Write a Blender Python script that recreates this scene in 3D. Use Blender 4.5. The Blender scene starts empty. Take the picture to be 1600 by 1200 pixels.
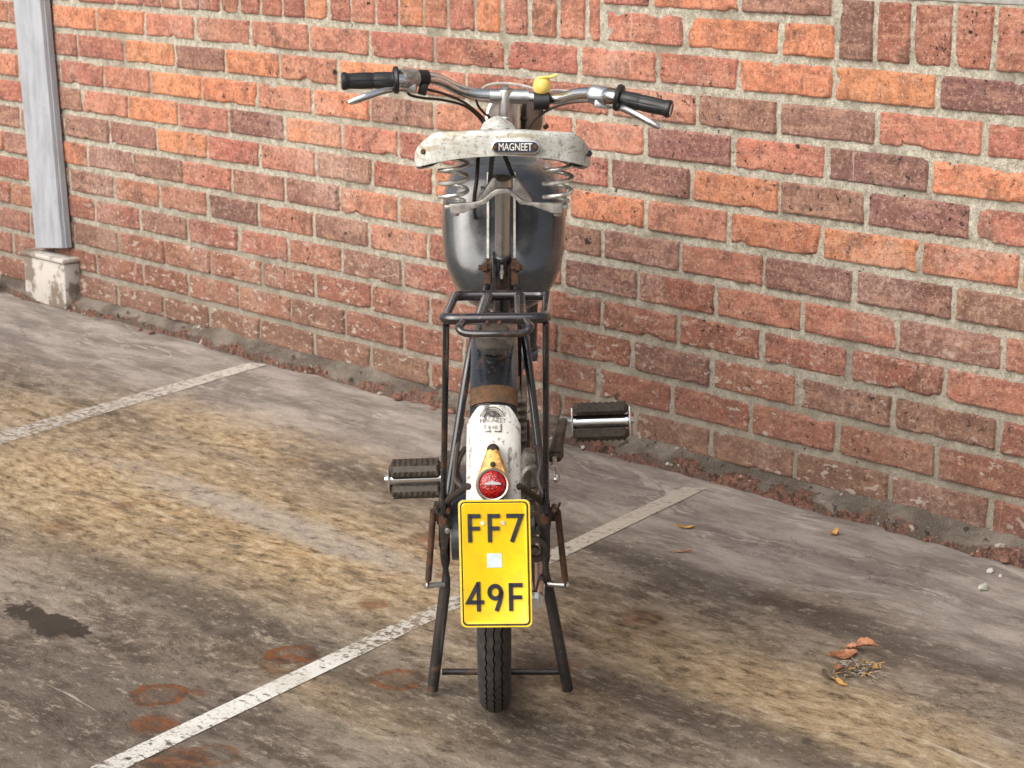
import bpy, bmesh, math, random
import numpy as np
from mathutils import Vector, Matrix, noise as mnoise

C = bpy.context.scene.collection
SC = bpy.context.scene
R = math.radians

# ------------------------------------------------------------------ camera, light, exposure
CAM_H, PITCH, FPX = 1.24, R(13.87), 3200.0
cam = bpy.data.cameras.new('camera'); camo = bpy.data.objects.new('camera', cam); C.objects.link(camo)
camo.location = (0, 0, CAM_H); camo.rotation_euler = (R(90) - PITCH, 0, 0)
cam.sensor_width = 36; cam.lens = FPX / 1600 * 36; cam.clip_start = 0.05; cam.clip_end = 500
cam.dof.use_dof = True; cam.dof.focus_distance = 3.0; cam.dof.aperture_fstop = 20
SC.camera = camo

w = bpy.data.worlds.new("World"); SC.world = w; w.use_nodes = True
wn = w.node_tree; bg = wn.nodes['Background']
sky = wn.nodes.new('ShaderNodeTexSky'); sky.sky_type = 'NISHITA'; sky.sun_disc = False
SUN_EL, SUN_AZ = R(40), R(226)            # azimuth clockwise from +Y: behind the camera, to its left
sky.sun_elevation = SUN_EL; sky.sun_rotation = SUN_AZ
sky.dust_density = 4.0; sky.ozone_density = 0.6; sky.air_density = 1.0
hs = wn.nodes.new('ShaderNodeHueSaturation'); hs.inputs['Saturation'].default_value = .45   # hazy, clouded sky
wn.links.new(sky.outputs[0], hs.inputs['Color']); wn.links.new(hs.outputs[0], bg.inputs['Color']); bg.inputs['Strength'].default_value = 0.10
sl = bpy.data.lights.new('sun', 'SUN'); sl.energy = 1.9; sl.angle = R(75); sl.color = (1, .955, .89)
so = bpy.data.objects.new('sun', sl); C.objects.link(so)
sdir = Vector((math.sin(SUN_AZ) * math.cos(SUN_EL), math.cos(SUN_AZ) * math.cos(SUN_EL), math.sin(SUN_EL)))
so.rotation_euler = sdir.to_track_quat('Z', 'Y').to_euler(); so.location = (-3, -4, 6)
SC.view_settings.view_transform = 'Standard'; SC.view_settings.look = 'None'
SC.view_settings.exposure = 0.86; SC.view_settings.gamma = 1

# ------------------------------------------------------------------ survey: where a thing seen in the photo stands
def ray(px, py):
    dx = (px - 800) / FPX; dy = (600 - py) / FPX
    return Vector((dx, math.cos(PITCH) + dy * math.sin(PITCH), -math.sin(PITCH) + dy * math.cos(PITCH)))
def at(px, py, Y):
    r = ray(px, py); return Vector((0, 0, CAM_H)) + r * (Y / r.y)
def gnd(px, py, z=0.0):
    r = ray(px, py); return Vector((0, 0, CAM_H)) + r * ((z - CAM_H) / r.z)
WD = Vector((.69636564, -.71768718, 0)); WN = Vector((-.71768718, -.69636564, 0)); WA = Vector((-.63093562, 5.29668632, 0))
def wall(s, z, out=0.0):
    return WA + WD * s + WN * out + Vector((0, 0, z))

rng = random.Random(7); nrs = np.random.RandomState(11)

# ------------------------------------------------------------------ mesh helpers
class MB:
    def __init__(self): self.v = []; self.f = []; self.m = []
    def add(self, vs, fs, mi=0):
        o = len(self.v); self.v += [tuple(p) for p in vs]
        self.f += [tuple(i + o for i in f) for f in fs]; self.m += [mi] * len(fs)
    def tube(self, pts, r, n=12, smooth=0, closed=False, mi=0, cap=True, flat=None):
        pts = [Vector(p) for p in pts]
        rs = list(r) if isinstance(r, (list, tuple)) else [r] * len(pts)
        if smooth:
            q = []; qr = []; N = len(pts)
            for i in range(N if closed else N - 1):
                g = lambda k: pts[k % N] if closed else pts[max(0, min(N - 1, k))]
                gr = lambda k: rs[k % N] if closed else rs[max(0, min(N - 1, k))]
                a, b, c, d = g(i - 1), g(i), g(i + 1), g(i + 2)
                for s in range(smooth):
                    t = s / smooth
                    q.append(.5 * ((2 * b) + (c - a) * t + (2 * a - 5 * b + 4 * c - d) * t * t + (3 * b - a - 3 * c + d) * t ** 3))
                    qr.append(gr(i) * (1 - t) + gr(i + 1) * t)
            if not closed: q.append(pts[-1]); qr.append(rs[-1])
            pts, rs = q, qr
        N = len(pts); tg = []
        for i in range(N):
            a = pts[(i - 1) % N] if closed else pts[max(0, i - 1)]; b = pts[(i + 1) % N] if closed else pts[min(N - 1, i + 1)]
            t = (b - a); tg.append(t.normalized() if t.length > 1e-9 else Vector((0, 0, 1)))
        ref = Vector((0, 0, 1)) if abs(tg[0].z) < .9 else Vector((1, 0, 0))
        nrm = (ref - tg[0] * ref.dot(tg[0])).normalized(); vs = []
        for i in range(N):
            nrm = (nrm - tg[i] * nrm.dot(tg[i]))
            nrm = nrm.normalized() if nrm.length > 1e-6 else tg[i].orthogonal().normalized()
            bn = tg[i].cross(nrm)
            fx, fy = flat if flat else (1, 1)
            for k in range(n):
                a = 2 * math.pi * k / n
                vs.append(pts[i] + nrm * (math.cos(a) * rs[i] * fx) + bn * (math.sin(a) * rs[i] * fy))
        fs = []
        for i in range(N if closed else N - 1):
            j = (i + 1) % N
            for k in range(n): fs.append((i * n + k, i * n + (k + 1) % n, j * n + (k + 1) % n, j * n + k))
        if cap and not closed:
            fs.append(tuple(range(n))[::-1]); fs.append(tuple((N - 1) * n + k for k in range(n)))
        self.add(vs, fs, mi)
    def lathe(self, prof, o, ax, n=32, mi=0, closed=False, a0=0, a1=2 * math.pi):
        o = Vector(o); ax = Vector(ax).normalized(); u = ax.orthogonal().normalized(); w_ = ax.cross(u); P = len(prof)
        full = abs(a1 - a0 - 2 * math.pi) < 1e-6; m = n if full else n + 1; vs = []
        for k in range(m):
            a = a0 + (a1 - a0) * k / n; e = u * math.cos(a) + w_ * math.sin(a)
            for (r, h) in prof: vs.append(o + ax * h + e * r)
        fs = []
        for k in range(n):
            j = (k + 1) % m
            for i in range(P if closed else P - 1):
                i2 = (i + 1) % P; fs.append((k * P + i, j * P + i, j * P + i2, k * P + i2))
        self.add(vs, fs, mi)
    def box(self, c, size, M=None, bev=0.0, seg=2, mi=0):
        bm = bmesh.new(); bmesh.ops.create_cube(bm, size=1)
        for v in bm.verts: v.co = Vector((v.co.x * size[0], v.co.y * size[1], v.co.z * size[2]))
        if bev: bmesh.ops.bevel(bm, geom=bm.edges[:], offset=bev, segments=seg, affect='EDGES', profile=.5)
        bm.verts.index_update(); M = M or Matrix.Identity(3)
        self.add([M @ v.co + Vector(c) for v in bm.verts], [[v.index for v in f.verts] for f in bm.faces], mi); bm.free()
    def prism(self, poly, back, mi=0, bev=0):
        """poly: 3-D outline; back: vector to the rear face"""
        bm = bmesh.new(); n = len(poly); back = Vector(back)
        a = [bm.verts.new(Vector(p)) for p in poly]; b = [bm.verts.new(Vector(p) + back) for p in poly]
        bm.faces.new(a); bm.faces.new(b[::-1])
        for i in range(n): bm.faces.new((a[i], b[i], b[(i + 1) % n], a[(i + 1) % n]))
        bmesh.ops.recalc_face_normals(bm, faces=bm.faces[:])
        if bev:
            fr = [e for e in bm.edges if all(v in a for v in e.verts)]
            bmesh.ops.bevel(bm, geom=fr, offset=bev, segments=2, affect='EDGES', profile=.5)
        bmesh.ops.triangulate(bm, faces=[f for f in bm.faces if len(f.verts) > 4])
        bm.verts.index_update()
        self.add([v.co.copy() for v in bm.verts], [[v.index for v in f.verts] for f in bm.faces], mi); bm.free()
    def ball(self, c, r, sc=(1, 1, 1), M=None, n=16, mi=0):
        M = M or Matrix.Identity(3); vs = []; fs = []; m = n // 2
        for i in range(m + 1):
            ph = math.pi * i / m
            for k in range(n):
                a = 2 * math.pi * k / n
                vs.append(Vector(c) + M @ Vector((r * sc[0] * math.sin(ph) * math.cos(a), r * sc[1] * math.sin(ph) * math.sin(a), r * sc[2] * math.cos(ph))))
        for i in range(m):
            for k in range(n): fs.append((i * n + k, (i + 1) * n + k, (i + 1) * n + (k + 1) % n, i * n + (k + 1) % n))
        self.add(vs, fs, mi)
    def build(self, name, mats, parent=None, ang=35, weld=True):
        me = bpy.data.meshes.new(name); me.from_pydata(self.v, [], self.f)
        for m in (mats if isinstance(mats, (list, tuple)) else [mats]): me.materials.append(m)
        me.polygons.foreach_set('material_index', self.m)
        bm = bmesh.new(); bm.from_mesh(me)
        if weld: bmesh.ops.remove_doubles(bm, verts=bm.verts[:], dist=1e-6)
        bmesh.ops.recalc_face_normals(bm, faces=bm.faces[:]); bm.to_mesh(me); bm.free()
        me.polygons.foreach_set('use_smooth', [True] * len(me.polygons))
        me.set_sharp_from_angle(angle=R(ang)); me.update()
        o = bpy.data.objects.new(name, me); C.objects.link(o)
        if parent is not None: attach(o, parent)
        return o

def attach(o, parent):
    o.parent = parent
    p = parent; off = Vector((0, 0, 0))
    while p is not None: off += p.location; p = p.parent
    o.location = o.location - off
def tag(o, label=None, cat=None, group=None, kind=None):
    for k, v in (('label', label), ('category', cat), ('group', group), ('kind', kind)):
        if v: o[k] = v
    return o
def empty(name, loc):
    o = bpy.data.objects.new(name, None); o.empty_display_size = .1; o.location = loc; C.objects.link(o); return o

# numpy value noise on 2-D / 3-D coordinates
_perm = nrs.rand(256, 256).astype(np.float32)
def vn2(x, y):
    xi = np.floor(x).astype(int); yi = np.floor(y).astype(int); fx = x - xi; fy = y - yi
    fx = fx * fx * (3 - 2 * fx); fy = fy * fy * (3 - 2 * fy)
    g = lambda a, b: _perm[a & 255, b & 255]
    return (g(xi, yi) * (1 - fx) + g(xi + 1, yi) * fx) * (1 - fy) + (g(xi, yi + 1) * (1 - fx) + g(xi + 1, yi + 1) * fx) * fy * 1.0
def fbm2(x, y, o=3):
    t = 0; a = 1; s = 0
    for i in range(o): t = t + a * vn2(x * 2 ** i + 17.3 * i, y * 2 ** i + 9.1 * i); s += a; a *= .5
    return t / s

# ------------------------------------------------------------------ materials
class Mat:
    def __init__(self, name):
        self.m = bpy.data.materials.new(name); self.m.use_nodes = True; self.t = self.m.node_tree
        self.b = self.t.nodes['Principled BSDF']; self.out = self.t.nodes['Material Output']
        self.pos = self.n('ShaderNodeNewGeometry').outputs['Position']
    def n(self, typ, **kw):
        nd = self.t.nodes.new(typ)
        for k, v in kw.items(): setattr(nd, k, v)
        return nd
    def put(self, sock, v):
        if hasattr(v, 'is_output') or isinstance(v, bpy.types.NodeSocket): self.t.links.new(v, sock)
        elif v is not None:
            if sock.type == 'RGBA' and not hasattr(v, '__len__'): v = (v, v, v, 1)
            elif sock.type == 'RGBA' and len(v) == 3: v = (*v, 1)
            sock.default_value = v
    def math(self, op, a, b=None, c=None, clamp=False):
        nd = self.n('ShaderNodeMath', operation=op, use_clamp=clamp)
        for s, v in zip(nd.inputs, (a, b, c)): self.put(s, v)
        return nd.outputs[0]
    def vec(self, op, a, b=None):
        nd = self.n('ShaderNodeVectorMath', operation=op); self.put(nd.inputs[0], a)
        if b is not None: self.put(nd.inputs[1], b)
        return nd.outputs['Value'] if op in ('DOT_PRODUCT', 'LENGTH', 'DISTANCE') else nd.outputs[0]
    def comb(self, x, y, z):
        nd = self.n('ShaderNodeCombineXYZ')
        for s, v in zip(nd.inputs, (x, y, z)): self.put(s, v)
        return nd.outputs[0]
    def sep(self, v):
        nd = self.n('ShaderNodeSeparateXYZ'); self.put(nd.inputs[0], v); return nd.outputs
    def noise(self, scale, detail=4, rough=.55, vec=None, dist=0, col=False):
        nd = self.n('ShaderNodeTexNoise'); self.put(nd.inputs['Vector'], vec if vec is not None else self.pos)
        nd.inputs['Scale'].default_value = scale; nd.inputs['Detail'].default_value = detail
        nd.inputs['Roughness'].default_value = rough; nd.inputs['Distortion'].default_value = dist
        return nd.outputs['Color' if col else 'Fac']
    def voro(self, scale, vec=None, feature='F1', out='Distance'):
        nd = self.n('ShaderNodeTexVoronoi', feature=feature); self.put(nd.inputs['Vector'], vec if vec is not None else self.pos)
        nd.inputs['Scale'].default_value = scale; return nd.outputs[out]
    def step(self, v, lo, hi, a=0.0, b=1.0):
        nd = self.n('ShaderNodeMapRange', interpolation_type='SMOOTHSTEP'); self.put(nd.inputs['Value'], v)
        for k, x in (('From Min', lo), ('From Max', hi), ('To Min', a), ('To Max', b)): self.put(nd.inputs[k], x)
        return nd.outputs['Result']
    def mix(self, f, a, b, mode='MIX'):
        nd = self.n('ShaderNodeMix', data_type='RGBA', blend_type=mode, clamp_factor=True)
        self.put(nd.inputs['Factor'], f); self.put(nd.inputs[6], a); self.put(nd.inputs[7], b); return nd.outputs[2]
    def ramp(self, f, stops):
        nd = self.n('ShaderNodeValToRGB'); self.put(nd.inputs[0], f); e = nd.color_ramp.elements
        while len(e) < len(stops): e.new(.5)
        for el, (p, c) in zip(e, stops): el.position = p; el.color = (*c, 1) if len(c) == 3 else c
        return nd.outputs[0]
    def attr(self, name, out='Color'):
        nd = self.n('ShaderNodeAttribute'); nd.attribute_name = name; return nd.outputs[out]
    def bump(self, h, strength=.5, dist=.002, prev=None):
        nd = self.n('ShaderNodeBump'); self.put(nd.inputs['Height'], h); nd.inputs['Strength'].default_value = strength
        nd.inputs['Distance'].default_value = dist
        if prev is not None: self.put(nd.inputs['Normal'], prev)
        return nd.outputs[0]
    def set(self, col=None, rough=None, metal=None, normal=None, coat=None, coat_r=None, spec=None):
        for k, v in (('Base Color', col), ('Roughness', rough), ('Metallic', metal), ('Normal', normal), ('Coat Weight', coat),
                     ('Coat Roughness', coat_r), ('Specular IOR Level', spec)):
            if v is not None: self.put(self.b.inputs[k], v)
        return self.m

def m_painted_black(name, base=(.016, .017, .019), rough=.3, rust=.5, coat=.3, dust=(.13, .11, .09), dustamt=.35):
    M = Mat(name)
    n1 = M.noise(28, 6, .65); n2 = M.noise(160, 5, .7); n3 = M.noise(9, 5, .6)
    c = M.mix(M.step(n3, .4, .75, 0, dustamt), base, dust)
    c = M.mix(M.math('MULTIPLY', M.step(n1, .56, .68), rust), c, (.105, .045, .02))
    c = M.mix(M.step(n2, .63, .69, 0, .6 * min(1, rust * 2)), c, (.22, .18, .145))
    rg = M.math('ADD', rough, M.step(n1, .45, .7, 0, .3))
    return M.set(c, rg, 0, M.bump(n2, .25, .0008), coat, .15)
def m_chrome(name, tint=(.62, .62, .62), rough=.12, rust=.35, pit=.66):
    M = Mat(name); n1 = M.noise(60, 6, .7); n2 = M.noise(300, 3, .7)
    k = M.math('MULTIPLY', M.step(n1, pit - .08, pit + .06), rust)
    c = M.mix(k, tint, (.16, .085, .045))
    c = M.mix(M.step(n2, .68, .76, 0, .4), c, (.2, .17, .14))
    return M.set(c, M.step(n1, .4, .7, rough, rough + .14), M.step(k, 0, .6, 1, .35), M.bump(n2, .12, .0006))
def m_plain(name, col, rough=.5, metal=0, var=.25, sc=70, coat=0):
    M = Mat(name); n = M.noise(sc, 5, .6); k = tuple(x * (1 - var) for x in col); h = tuple(min(1, x * (1 + var)) for x in col)
    return M.set(M.mix(M.step(n, .3, .7), k, h), M.step(n, .3, .7, rough, min(1, rough + .12)), metal, M.bump(M.noise(sc * 6, 3), .15, .0006), coat)
def m_rust(name, a=(.12, .05, .022), b=(.045, .028, .02), metal=.3):
    M = Mat(name); n = M.noise(90, 6, .7); return M.set(M.mix(M.step(n, .35, .65), a, b), .75, metal, M.bump(M.noise(400, 4), .5, .001))

BLACK = m_painted_black('worn_black_paint', (.010, .0115, .0145), .22, .6, .6, (.085, .065, .05), .08)
STAND = m_painted_black('dirty_black_steel', (.012, .0105, .010), .40, .75, .1, (.085, .062, .047), .30)
RACKP = m_painted_black('rack_black_enamel', (.012, .009, .0105), .13, .5, .9, (.075, .040, .036), .18)
TANK = m_painted_black('tank_black_enamel', (.032, .034, .037), .20, .0, .8, (.115, .118, .122), .50)
CHROME = m_chrome('pitted_chrome', (.74, .74, .74), .13, .12, .70)
STEEL = m_chrome('dull_steel', (.52, .51, .50), .32, .35, .62)
CAST = m_plain('cast_alloy', (.36, .34, .315), .38, .55, .4, 60)
SPRING = m_plain('galvanised_wire', (.70, .69, .66), .26, .85, .25, 90)
RUST = m_rust('rusty_steel')
BRASS = m_rust('brown_oxidised_band', (.17, .085, .04), (.09, .055, .03), .4)
DARKSTEEL = m_rust('oily_dark_steel', (.055, .04, .03), (.03, .026, .022), .5)
RUBBER = m_plain('black_grip_rubber', (.012, .012, .013), .38, 0, .3, 60)
PEDRUB = m_plain('old_pedal_rubber', (.042, .032, .022), .5, 0, .5, 120)
CABLE = m_plain('brown_cable_sleeve', (.04, .028, .022), .45)
CABLEW = m_plain('grey_cable_sleeve', (.42, .40, .37), .45)
PLASTIC = m_plain('yellow_bell_plastic', (.76, .55, .13), .35, 0, .12, 60)
SPOKE = m_plain('spoke_steel', (.35, .34, .33), .35, .9)
PINS = m_plain('white_pinstripe', (.62, .60, .55), .35)
ENGINE = m_plain('grey_engine_alloy', (.20, .185, .16), .5, .7, .45, 60)
CASE = m_plain('blue_grey_case', (.085, .09, .105), .3, .6, .35, 30)

def m_fender_white():
    M = Mat('scratched_white_enamel')
    p = M.sep(M.pos)
    n1 = M.noise(120, 5, .7); n2 = M.noise(26, 4, .6)
    st = M.noise(70, 4, .6, M.vec('MULTIPLY', M.pos, (1, .12, .25)), .4)
    up = M.step(p[2], .43, .55)
    c = M.mix(M.step(n2, .4, .75), (.60, .585, .54), (.47, .44, .385))
    c = M.mix(M.math('MULTIPLY', M.step(st, .57, .63), M.math('ADD', .55, M.math('MULTIPLY', up, .45))), c, (.10, .085, .07))
    c = M.mix(M.math('MULTIPLY', M.step(n1, .585, .63), .8), c, (.10, .085, .07))
    return M.set(c, .32, 0, M.bump(n1, .15, .0006), .3, .12)
FENW = m_fender_white()
def m_saddle():
    M = Mat('cracked_white_saddle_cover')
    v = M.voro(120, M.vec('ADD', M.pos, M.vec('SCALE', M.noise(60, 4, .6, col=True))), 'DISTANCE_TO_EDGE')
    n1 = M.noise(18, 5, .65); n2 = M.noise(130, 5, .72); n3 = M.noise(40, 4, .6, M.vec('MULTIPLY', M.pos, (.35, 1, 2)))
    c = M.mix(M.step(n1, .35, .7), (.62, .62, .575), (.46, .46, .41))
    c = M.mix(M.step(n3, .52, .66, 0, .75), c, (.34, .27, .17))
    c = M.mix(M.step(n2, .545, .60, 0, .65), c, (.20, .185, .16)); c = M.mix(M.step(M.noise(260, 4, .75), .56, .64, 0, .6), c, (.24, .22, .19))
    c = M.mix(M.math('MULTIPLY', M.step(v, .06, .01), M.step(n1, .40, .55)), c, (.09, .085, .075))
    return M.set(c, .48, 0, M.bump(n2, .35, .001))
SADDLE = m_saddle()
def m_plate():
    M = Mat('yellow_reflective_plate'); n = M.noise(40, 4, .6)
    return M.set(M.mix(M.step(n, .4, .7), (.84, .575, .010), (.74, .48, .016)), .26, 0, M.bump(M.noise(14, 2), .1, .002), .35, .08)
PLATE = m_plate()
INK = m_plain('plate_black_paint', (.018, .018, .028), .3)
LIP = m_plain('plate_edge_aluminium', (.72, .60, .28), .3, .3)
HOLO = m_plain('silver_hologram_sticker', (.60, .70, .72), .3, .3, .10, 60)
def m_lens():
    M = Mat('red_reflector_lens'); v = M.voro(300); 
    M.b.inputs['Transmission Weight'].default_value = .12
    return M.set(M.mix(M.step(v, .1, .7), (.60, .008, .006), (.20, .003, .003)), .2, 0, M.bump(v, .8, .0015), .3, .1)
LENS = m_lens()
def m_oldyellow():
    M = Mat('aged_yellow_lamp_housing'); n = M.noise(70, 5, .7)
    return M.set(M.mix(M.step(n, .45, .62), (.60, .36, .09), (.36, .16, .045)), .4, .1, M.bump(n, .2, .001))
HOUSING = m_oldyellow()
def m_tyre():
    M = Mat('tyre_rubber'); n = M.noise(60, 5, .7); n2 = M.noise(300, 3)
    return M.set(M.mix(M.step(n, .4, .7), (.020, .018, .017), (.052, .046, .040)), .78, 0, M.bump(n2, .4, .0008))
TYRE = m_tyre()

# ------------------------------------------------------------------ ground
def m_ground():
    M = Mat('stained_concrete'); P = M.pos
    u = M.vec('DOT_PRODUCT', P, tuple(WD)); v = M.vec('DOT_PRODUCT', P, tuple(WN))
    Q = M.comb(u, v, 0.0)
    wob = M.vec('SCALE', M.vec('SUBTRACT', M.noise(2.2, 3, .5, col=True), (.5, .5, .5)))
    wob.node.inputs['Scale'].default_value = .10
    Qw = M.vec('ADD', Q, wob)
    stre = lambda sx, sy, sc, d=6, r=.62: M.noise(sc, d, r, M.vec('MULTIPLY', Qw, (sx, sy, 1)))
    s_mid = stre(.45, 1.5, 8, 9, .68); s_fine = stre(.55, 1.2, 40, 8, .78); mott = M.noise(13, 10, .72, Q, .3)
    gr = M.noise(120, 6, .75); blot = M.noise(3.4, 6, .62, Q, .8)
    def blob(px, py, rx, ry, wobble=.5, soft=.9):
        c = gnd(px, py); cu, cv = c.dot(WD), c.dot(WN)
        du = M.math('DIVIDE', M.math('SUBTRACT', u, cu), rx); dv = M.math('DIVIDE', M.math('SUBTRACT', v, cv), ry)
        d = M.math('SQRT', M.math('ADD', M.math('MULTIPLY', du, du), M.math('MULTIPLY', dv, dv)))
        d = M.math('ADD', d, M.math('MULTIPLY', M.math('SUBTRACT', mott, .5), wobble * 2))
        return M.step(d, 1 + soft * .5, 1 - soft * .5), d
    flk = M.noise(24, 10, .78, M.vec('MULTIPLY', Qw, (.7, 1.25, 1)), .25); grit = M.noise(330, 4, .8); gri2 = M.noise(105, 6, .82, M.vec('MULTIPLY', Qw, (.85, 1.1, 1)))
    c = M.mix(M.step(blot, .38, .62), (.115, .090, .069), (.225, .190, .154))
    c = M.mix(M.step(flk, .50, .56, 0, .55), c, (.275, .238, .196))
    c = M.mix(M.step(flk, .455, .40, 0, .6), c, (.085, .066, .050))
    c = M.mix(M.step(s_mid, .50, .60, 0, .6), c, (.30, .262, .218))
    c = M.mix(M.step(s_mid, .45, .36, 0, .6), c, (.080, .062, .047))
    # cleaner mauve-grey band beside the wall
    vw = WA.dot(WN); band = M.step(M.math('ADD', M.math('SUBTRACT', v, vw), M.math('MULTIPLY', M.math('SUBTRACT', blot, .5), .5)), .62, .30)
    c = M.mix(M.math('MULTIPLY', band, .75), c, M.mix(M.step(s_mid, .38, .68), (.160, .138, .124), (.300, .268, .244)))
    # ochre patches left by leaves and rust water
    oc = None
    for (px, py, rx, ry, k) in ((470, 850, .55, .22, 1), (200, 770, .60, .30, 1), (430, 690, .50, .14, .95), (620, 880, .25, .16, .6), (60, 650, .3, .12, .6),
                                (1230, 1090, .45, .12, .8), (1010, 1010, .40, .13, .6), (1430, 1180, .3, .1, .6), (560, 1090, .25, .08, .55), (820, 1060, .2, .08, .4)):
        b, _ = blob(px, py, rx, ry, 1.0, 1.5); b = M.math('MULTIPLY', b, k)
        oc = b if oc is None else M.math('MAXIMUM', oc, b)
    tan = M.mix(M.step(s_fine, .38, .66), (.225, .160, .088), (.50, .395, .26))
    tan = M.mix(M.step(mott, .56, .72, 0, .85), tan, (.40, .225, .075))
    c = M.mix(M.math('MULTIPLY', oc, M.step(M.math('ADD', mott, M.math('MULTIPLY', s_mid, .7)), .54, .84)), c, tan)
    # worn pale smear through the ochre, dark oily streaks
    b, _ = blob(420, 810, .55, .055, .9, 1.2); c = M.mix(M.math('MULTIPLY', b, .6), c, (.33, .305, .285))
    for (px, py, rx, ry, k) in ((560, 740, .22, .07, .75), (330, 960, .5, .06, .6), (1180, 930, .75, .05, .65), (1400, 1000, .6, .05, .5), (1120, 1130, .5, .05, .6), (120, 1100, .35, .22, .55), (720, 1130, .4, .08, .45)):
        b, _ = blob(px, py, rx, ry, 1.0, 1.4); c = M.mix(M.math('MULTIPLY', b, k), c, (.062, .047, .037))
    # fine brushed grain, grit and hairline cracks
    c = M.mix(M.step(s_fine, .54, .63, 0, .6), c, (.40, .35, .285))
    c = M.mix(M.step(s_fine, .45, .36, 0, .7), c, (.050, .038, .028))
    c = M.mix(M.step(gri2, .57, .66, 0, .5), c, (.42, .37, .31)); c = M.mix(M.step(gri2, .43, .34, 0, .6), c, (.050, .038, .029))
    c = M.mix(M.step(grit, .60, .70, 0, .55), c, (.46, .42, .36)); c = M.mix(M.step(grit, .40, .30, 0, .7), c, (.035, .027, .021))
    c = M.mix(M.math('MULTIPLY', band, .62), c, M.mix(M.step(s_mid, .36, .64), (.185, .165, .152), (.345, .315, .292)))
    vein = M.noise(5, 6, .62, M.vec('MULTIPLY', Qw, (.5, 1.6, 1)), 1.2); c = M.mix(M.math('MULTIPLY', M.step(M.math('ABSOLUTE', M.math('SUBTRACT', vein, .5)), .022, .006), M.math('MULTIPLY', band, M.step(blot, .42, .58, 0, .6))), c, (.42, .39, .36))
    ck = M.voro(5.5, M.vec('ADD', M.vec('MULTIPLY', Q, (.55, 1.3, 1)), M.vec('MULTIPLY', M.noise(9, 6, .7, Q, col=True), (.22, .22, 0))), 'DISTANCE_TO_EDGE')
    crack = M.math('MULTIPLY', M.step(ck, .016, .004), M.step(M.noise(4.5, 3, .5, Q), .50, .60)); c = M.mix(M.math('MULTIPLY', crack, .35), c, (.04, .03, .023))
    # pale scuffs
    sc = stre(.12, 3.0, 14, 3, .5); c = M.mix(M.math('MULTIPLY', M.step(sc, .70, .73), M.step(blot, .45, .6, 0, .8)), c, (.42, .38, .33))
    # rust rings and spots left by cans
    for (px, py, r, ring, k) in ((245, 1085, .046, 1, .95), (243, 1131, .044, 0, .85), (456, 1021, .044, 1, .95), (448, 1037, .040, 1, .6), (623, 1061, .045, 1, .8), (586, 944, .032, 0, .7), (668, 840, .042, 0, .6),
                                 (305, 1083, .02, 0, .6), (275, 1188, .055, 0, .75), (330, 1180, .04, 1, .5), (690, 900, .018, 0, .6), (105, 990, .03, 0, .35), (1010, 965, .05, 0, .45), (690, 880, .03, 0, .4), (880, 1040, .04, 0, .35), (635, 895, .012, 0, .6), (95, 825, .05, 0, .4), (185, 790, .035, 0, .4)):
        _, d = blob(px, py, r, r, .75)
        if ring: k_ = M.math('MULTIPLY', M.step(d, 1.12, .92), M.step(d, .45, .85, .3, 1))
        else: k_ = M.step(d, 1.15, .5)
        k_ = M.math('MULTIPLY', k_, M.math('MULTIPLY', M.step(flk, .38, .56, .5, 1), k))
        c = M.mix(k_, c, M.mix(M.step(flk, .42, .58), (.055, .023, .011), (.20, .078, .025)))
    # damp spot at the left
    _, d = blob(75, 972, .105, .042, 1.7); wet = M.step(d, 1.0, .9); c = M.mix(M.math('MULTIPLY', wet, .93), c, (.034, .027, .019))
    gm = M.n('ShaderNodeGamma'); M.put(gm.inputs[0], c); gm.inputs[1].default_value = 1.18
    c = M.mix(1.0, gm.outputs[0], (1.40, 1.385, 1.35), 'MULTIPLY')
    rg = M.mix(wet, .82, .45)
    h = M.math('ADD', M.math('ADD', s_fine, M.math('MULTIPLY', gri2, .8)), M.math('ADD', M.math('MULTIPLY', grit, .5), flk)); h = M.math('SUBTRACT', h, M.math('MULTIPLY', crack, .3))
    return M.set(c, rg, 0, M.bump(h, .8, .005), spec=.35)
GROUND = m_ground()
mb = MB(); mb.add([(-60, -30, 0), (60, -30, 0), (60, 60, 0), (-60, 60, 0)], [(0, 1, 2, 3)])
ground = tag(mb.build('ground', GROUND), kind='structure', label='stained grey brown concrete floor of a parking area')

def m_line():
    M = Mat('worn_white_line_paint')
    wear = M.attr('wear', 'Fac'); n = M.noise(70, 10, .82); n2 = M.noise(9, 4); g = M.noise(240, 4, .7)
    lng = M.noise(40, 5, .7, M.vec('MULTIPLY', M.comb(M.vec('DOT_PRODUCT', M.pos, tuple(WD)), M.vec('DOT_PRODUCT', M.pos, tuple(WN)), 0.0), (.25, 2, 1)))
    dirt = M.attr('dirt', 'Fac')
    c = M.mix(M.step(n2, .4, .7), (.66, .64, .59), (.54, .51, .45))
    c = M.mix(M.step(g, .54, .66, 0, .65), c, (.22, .19, .16))
    c = M.mix(dirt, c, M.mix(M.step(n, .4, .6), (.30, .26, .21), (.40, .36, .30)))
    M.set(c, .75, 0, M.bump(n, .2, .001))
    k = M.math('ADD', M.math('MULTIPLY', n, .72), M.math('MULTIPLY', lng, .28))
    mask = M.step(M.math('SUBTRACT', k, wear), -.02, .02)
    tr = M.n('ShaderNodeBsdfTransparent'); ms = M.n('ShaderNodeMixShader')
    M.t.links.new(mask, ms.inputs[0]); M.t.links.new(tr.outputs[0], ms.inputs[1]); M.t.links.new(M.b.outputs[0], ms.inputs[2])
    M.t.links.new(ms.outputs[0], M.out.inputs[0]); return M.m
LINE = m_line()
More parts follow.
